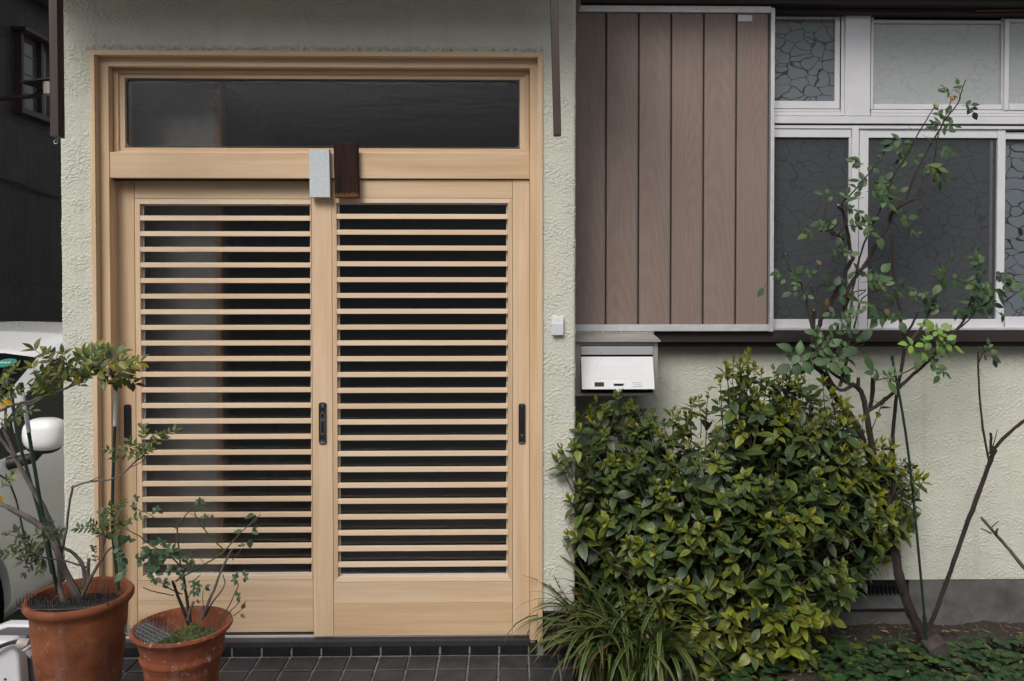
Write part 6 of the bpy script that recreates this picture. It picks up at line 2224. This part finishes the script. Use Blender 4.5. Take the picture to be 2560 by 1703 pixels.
for a, b, n in (((340, 600), (60, 420), 5), ((330, 600), (130, 400), 5), ((300, 600), (10, 590), 6), ((300, 590), (160, 640), 4), ((310, 610), (190, 740), 5), ((330, 610), (310, 720), 4), ((320, 590), (210, 480), 5), ((250, 580), (100, 500), 4), ((390, 470), (290, 420), 3), ((380, 440), (480, 420), 3), ((380, 420), (370, 330), 3), ((330, 480), (300, 540), 3)):
    sprig(E_, a, b, n, 17 + random.uniform(-2, 4), YP - .10 + random.uniform(-.03, .03), (0, 3, 3, 4, 1))
sprig(E_, (745, 640), (730, 520), 5, 13, YP - .02, (3, 7))
for a, b, n in (((10, 700), (80, 590), 3), ((30, 640), (120, 480), 4), ((0, 560), (90, 480), 4), ((-10, 600), (60, 560), 3), ((20, 740), (140, 650), 4), ((30, 760), (10, 640), 3), ((110, 850), (150, 790), 3), ((60, 830), (140, 850), 3), ((120, 800), (230, 790), 2), ((10, 1340), (90, 1250), 3), ((0, 880), (40, 870), 2)):
    sprig(D_, a, b, n, 20, YP - .12 + random.uniform(-.04, .04), (1, 2, 5, 7, 0))
for x, y, an in ((0, 770, 200), (40, 760, 170), (90, 745, 150), (20, 1440, 120)):
    q = P(*D_(x, y), YP - .16)
    pf.put(q, Vector((math.cos(R_(an)), -.3, math.sin(R_(an)))), (0, -1, .4), 0.032, 0, 6)
stuff(stalks.build('leaf_stalk', MT['bark_red'], pln, smooth=True))
pf.finish(pln, 300)

stake('green stake with pale tape, left of three in the large pot', D_, [(80, 640), (120, 945), (190, 1200), (290, 1560), (370, 1950)], YP + .06, YP + .05, 0.0055, [(92, 830), (118, 945)])
stake('green stake with long pale tape, middle one in the large pot', D_, [(150, 602), (205, 945), (255, 1250), (310, 1560), (410, 2080)], YP - .05, YP - .02, 0.0058, [(158, 660), (208, 943)])
stake('green stake with white tape standing before the left door handle', D_, [(829, 602), (818, 900), (800, 1480), (815, 1800), (848, 2070)], YP - .02, YP - .02, 0.0052, [(826, 645), (818, 898)])

# ------------------------------------------------------------------ rose in the smaller pot
qsh = [leaf_shape(1, 0.58, 0.8, 0.12, 0.12, 6), leaf_shape(1, 0.64, 0.8, 0.2, 0.2, 6, 0, .2)]
qtint = [(0.032, 0.072, 0.034, 0), (0.044, 0.092, 0.042, 0), (0.062, 0.110, 0.042, 0), (0.10, 0.13, 0.03, 0), (0.16, 0.11, 0.05, 0)]
qf = Foliage(qsh, qtint, MT['rose_glossy_leaf'])
ros2 = thing('potted_rose', 'small sparse green-stemmed rose growing in the smaller pot', 'potted plant', (c2[0], c2[1], H2 - 0.05))
YQ = -0.62
random.seed(13)
def qc(pts, y0, y1, r0, r1, mat='bark_twig_green'):
    m = MB()
    cane(m, line(E_, pts, y0, y1), r0, r1, 0.0009, 7, 4)
    m.build('cane', MT[mat], ros2, smooth=True)
qc([(1470, 1130), (1425, 1000), (1375, 880), (1345, 790)], YQ, YQ - .03, 0.0048, 0.0040, 'bark_rose')
qc([(1485, 1110), (1462, 950), (1440, 830), (1430, 740)], YQ, YQ, 0.0050, 0.0035, 'bark_rose')
qc([(1430, 740), (1412, 680), (1395, 540), (1380, 385), (1420, 310), (1470, 250), (1560, 165)], YQ, YQ - .06, 0.0030, 0.0014)
qc([(1380, 380), (1320, 352), (1255, 335)], YQ - .04, YQ - .05, 0.0016, 0.001)
qc([(1570, 1090), (1640, 920), (1690, 800), (1740, 670), (1810, 540)], YQ + .02, YQ + .03, 0.0048, 0.0030, 'bark_grey')
qc([(1600, 1060), (1650, 960), (1745, 830), (1738, 740)], YQ + .03, YQ + .03, 0.0030, 0.0018, 'bark_grey')
qc([(1810, 625), (1860, 570), (1885, 530)], YQ + .03, YQ, 0.0014, 0.001)
qc([(1440, 745), (1580, 670), (1700, 590), (1760, 540), (1860, 425), (1930, 360), (1990, 305), (2030, 270)], YQ, YQ - .10, 0.0026, 0.0013)
qc([(1745, 548), (1640, 440), (1560, 345), (1520, 265), (1530, 225)], YQ - .04, YQ - .08, 0.0022, 0.0012)
qc([(1600, 400), (1590, 340), (1605, 300)], YQ - .06, YQ - .08, 0.0012, 0.0008)
qc([(1520, 280), (1480, 262)], YQ - .07, YQ - .07, 0.001, 0.0008)
qc([(1420, 690), (1330, 600), (1180, 512), (1090, 440), (980, 382)], YQ, YQ - .10, 0.0024, 0.0013)
qc([(1215, 298), (1150, 262), (1075, 230), (1040, 170)], YQ - .1, YQ - .1, 0.0014, 0.0009)
qc([(1355, 900), (1270, 885), (1180, 865), (1115, 838)], YQ, YQ - .05, 0.0018, 0.0013)
qc([(1420, 890), (1330, 850), (1260, 800), (1180, 790)], YQ, YQ - .05, 0.0020, 0.0013)
qc([(1370, 790), (1420, 740), (1450, 685)], YQ - .02, YQ - .04, 0.0026, 0.0016, 'bark_rose')
qc([(1470, 800), (1530, 770), (1560, 740)], YQ, YQ, 0.0020, 0.0014, 'bark_grey')
qc([(1465, 1090), (1485, 1010), (1510, 950)], YQ - .03, YQ - .05, 0.0042, 0.0038, 'bark_grey')
qc([(1690, 1130), (1770, 1010), (1850, 840), (1850, 800)], YQ, YQ - .04, 0.0022, 0.0012)
qc([(1740, 1090), (1800, 1020), (1860, 955)], YQ, YQ - .03, 0.0022, 0.0012)
qc([(1820, 1060), (1890, 1000), (1915, 940)], YQ, YQ - .03, 0.0014, 0.0008, 'bark_red')
qc([(1590, 1060), (1580, 900), (1590, 850)], YQ + .02, YQ, 0.0012, 0.0008)
qc([(1460, 930), (1500, 870), (1560, 830)], YQ, YQ - .04, 0.0016, 0.001)
qc([(1500, 560), (1560, 600), (1590, 660)], YQ - .03, YQ - .04, 0.0012, 0.0009)
def leafq(x, y, ang, n, size, Y, tset=(0, 1, 1, 2)):
    p = P(*E_(x, y), Y)
    a = R_(ang)
    Ln = size / 3.117 * (Y + 3) / FPX
    for k in range(n):
        b = a + (k - (n - 1) / 2) * (0.95 if n > 1 else 0)
        d = Vector((math.cos(b), random.uniform(-.5, .2), math.sin(b)))
        qf.put(p + d.normalized() * Ln * .12, d, Vector((random.uniform(-.3, .3), -.7, .6)), Ln * random.uniform(.8, 1.1), random.randrange(2), random.choice(tset), random.uniform(-.3, .3))
for x, y, an, n, sz in ((1050, 145, 20, 3, 42), (1050, 205, 200, 4, 42), (1225, 245, 90, 5, 50), (1560, 170, 90, 5, 40), (1560, 235, 80, 3, 36), (1600, 300, 100, 3, 42), (1990, 260, 230, 2, 90), (1900, 400, 180, 1, 76), (1950, 450, 270, 1, 90), (1960, 385, 0, 2, 60),
                        (1885, 520, 90, 3, 36), (1000, 480, 100, 4, 62), (940, 530, 180, 4, 62), (950, 600, 250, 3, 66), (980, 570, 200, 2, 60), (1060, 625, 20, 3, 66), (990, 670, 200, 3, 72), (985, 715, 215, 1, 110), (1060, 665, 10, 1, 74), (930, 420, 260, 2, 100),
                        (1180, 540, 240, 4, 68), (1200, 600, 250, 4, 72), (1290, 540, 20, 4, 66), (1240, 510, 90, 3, 72), (1190, 660, 200, 2, 80), (1340, 550, 10, 3, 66), (1410, 620, 60, 4, 50), (1440, 620, -20, 2, 40), (1200, 720, 100, 5, 66), (1210, 760, 250, 4, 60), (1270, 800, -10, 3, 58),
                        (1335, 705, 180, 3, 56), (1365, 715, 30, 3, 52), (1400, 735, -40, 2, 46), (1530, 830, 90, 6, 52), (1520, 860, 260, 3, 50), (1590, 840, 0, 2, 56), (1450, 830, 180, 2, 48), (1850, 770, 170, 4, 50), (1900, 755, 10, 4, 48), (1845, 910, 20, 4, 46), (1540, 960, 60, 2, 30),
                        (1290, 580, 200, 3, 62), (1230, 620, -40, 3, 60), (1160, 570, 180, 3, 60), (1090, 590, 0, 3, 50)):
    leafq(x, y, an, n, sz, YQ - .06 + random.uniform(-.04, .03))
leafq(1495, 600, -80, 1, 90, YQ - .05, (3,))
leafq(1340, 580, 0, 2, 60, YQ - .05, (3,))
leafq(1640, 265, -60, 1, 50, YQ - .05, (4,))
leafq(1890, 1010, 70, 1, 60, YQ - .03, (4,))
leafq(1870, 1040, -40, 1, 55, YQ - .03, (4,))
qf.finish(ros2, 300)
# withered grass on the pot soil
m = MB()
for k in range(70):
    a, r = random.uniform(0, 6.28), 0.10 * math.sqrt(random.random())
    q = Vector((c2[0] + r * math.cos(a), c2[1] + r * math.sin(a), H2 - 0.045))
    d = Vector((random.uniform(-1, 1), random.uniform(-1, .3), random.uniform(.2, 1.4))).normalized()
    L = random.uniform(.015, .07)
    m.tube(smooth_path([q, q + d * L * .5 + rv(.008), q + d * L + rv(.014)], 3), 0.0005, 4)
for k in range(36):
    a, r = random.uniform(0, 6.28), 0.11 * math.sqrt(random.random())
    q = Vector((c1[0] + r * math.cos(a), c1[1] + r * math.sin(a), H1 - 0.040))
    d = Vector((random.uniform(-1, 1), random.uniform(-1, .3), random.uniform(.2, 1.4))).normalized()
    L = random.uniform(.015, .10)
    m.tube(smooth_path([q, q + d * L * .5 + rv(.010), q + d * L + rv(.02)], 3), 0.0005, 4)
o = stuff(m.build('dry_grass', MT['straw']))
o['label'] = 'withered grass blades on the soil of the two pots'
o['category'] = 'dry grass'

# ================================================================== HOSE REEL, PLANTER AT THE LEFT EDGE
F7 = crop(0, 1500, 6.93)
YH = -0.30
hb = P(0, 1650, YH)
reel = thing('hose_reel', 'white plastic hose reel with grey connector left of the pots', 'hose reel', (hb.x - 0.06, YH + 0.05, ROAD))
zt_ = P(*F7(200, 690), YH).z
xr_ = P(*F7(375, 1000), YH).x
poly = [(xr_ - 0.36, ROAD + 0.01), (xr_ + 0.006, ROAD + 0.01), (xr_ - 0.002, zt_ - 0.20), (xr_ - 0.012, zt_ - 0.055), (xr_ - 0.035, zt_ - 0.006), (xr_ - 0.14, zt_ - 0.004), (xr_ - 0.30, zt_ - 0.06), (xr_ - 0.36, zt_ - 0.16)]
MB().prism(poly, YH, YH + 0.055).build('shell', MT['reel_white'], reel, bevel=0.012, seg=4, smooth=True)
poly2 = [(x + 0.016, z - 0.006) for x, z in poly]
MB().prism(poly2, YH + 0.056, YH + 0.13).build('back_shell', MT['reel_grey'], reel, bevel=0.008, seg=3, smooth=True)
MB().prism(poly, YH + 0.131, YH + 0.18).build('shell', MT['reel_white'], reel, bevel=0.012, seg=4, smooth=True)
sq = P(*F7(92, 1372), YH)
box('slot', MT['gap_black'], reel, sq.x - 0.004, sq.x + 0.004, YH - 0.0012, YH - 0.0002, sq.z - 0.004, sq.z + 0.003, 0)
na, nb2, nc = P(*F7(290, 735), YH - 0.02), P(*F7(470, 770), YH - 0.01), P(*F7(510, 830), YH - 0.01)
MB().tube([na, na.lerp(nb2, .15), na.lerp(nb2, .6), nb2], [0.013, 0.016, 0.017, 0.019], 18).build('connector', MT['nozzle_grey'], reel, smooth=True)
MB().tube([nb2, nb2.lerp(nc, .4)], 0.0205, 18).build('connector_ring', MT['reel_grey'], reel, smooth=True)
MB().tube([nb2.lerp(nc, .42), nb2.lerp(nc, .6), nb2.lerp(nc, 1.0)], [0.0215, 0.0215, 0.018], 18).build('connector_collar', MT['plastic_white'], reel, smooth=True)
MB().tube([nc, nc + Vector((0.006, 0.0, -0.020)), nc + Vector((0.004, 0.01, -0.034))], [0.015, 0.013, 0.009], 14).build('connector', MT['nozzle_grey'], reel, smooth=True)
hp = [P(*F7(x, y), YH - 0.02) for x, y in ((310, 720), (210, 735), (100, 770), (0, 815), (-150, 920))]
MB().tube(smooth_path(hp, 5), 0.0062, 12).build('hose', MT['car_black'], reel, smooth=True)

plx, ply = P(*F7(520, 1300), -0.12), -0.12
pz = P(*F7(520, 1240), -0.12).z
ptr = thing('planter_box', 'pinkish plastic planter behind the hose reel', 'planter', (plx.x, ply, ROAD))
m = MB()
m.box(plx.x - 0.26, plx.x + 0.05, ply, ply + 0.16, ROAD + 0.3 - 0.22 if False else ROAD + 0.01, pz - 0.012)
m.build('trough', MT['planter_pink'], ptr, bevel=0.008)
m = MB()
m.box(plx.x - 0.27, plx.x + 0.06, ply - 0.01, ply + 0.17, pz - 0.0115, pz + 0.002)
m.build('rim', MT['planter_pink'], ptr, bevel=0.004)
ff = Foliage(csh, [(0.10, 0.17, 0.03, 0), (0.06, 0.11, 0.03, 0), (0.16, 0.17, 0.03, 0)], MT['cover_leaf'])
flw = thing('planter_flower', 'pale flowers and bright green leaves behind the hose connector', 'flowers', (plx.x, ply + .08, pz))
random.seed(31)
for x, y, an, sz in ((540, 570, 60, 14), (500, 620, 150, 12), (330, 620, 40, 14), (400, 640, 100, 10), (300, 660, 200, 10), (520, 1080, 200, 20), (520, 1130, 250, 22), (470, 1100, 180, 14), (400, 930, 260, 14), (540, 600, 90, 14), (450, 600, 110, 12), (370, 590, 120, 8)):
    q = P(*F7(x, y), -0.08)
    a = R_(an)
    ff.put(q, Vector((math.cos(a), -.3, math.sin(a))), (0, -.8, .6), sz * 2.9 / FPX * 1.6, random.randrange(2), random.randrange(3))
ff.finish(flw)
st_ = MB()
for x, y in ((500, 620), (350, 620), (400, 930), (500, 1100), (160, 640)):
    q = P(*F7(x, y), -0.075)
    st_.tube([q, q.lerp(Vector((plx.x - .05, ply + .08, pz)), .5) + rv(.006), Vector((plx.x - .04, ply + .08, pz))], 0.0013, 5)
stuff(st_.build('flower_stem', MT['bark_twig_green'], flw))
fm_ = MB()
q = P(*F7(160, 635), -0.09)
for k in range(8):
    a = k * 0.785
    d = Vector((math.cos(a), -.4, math.sin(a)))
    fm_.tube([q, q + d * 0.006, q + d * 0.011], [0.0015, 0.0035, 0.0012], 5)
stuff(fm_.build('petal', MT['flower_white'], flw))
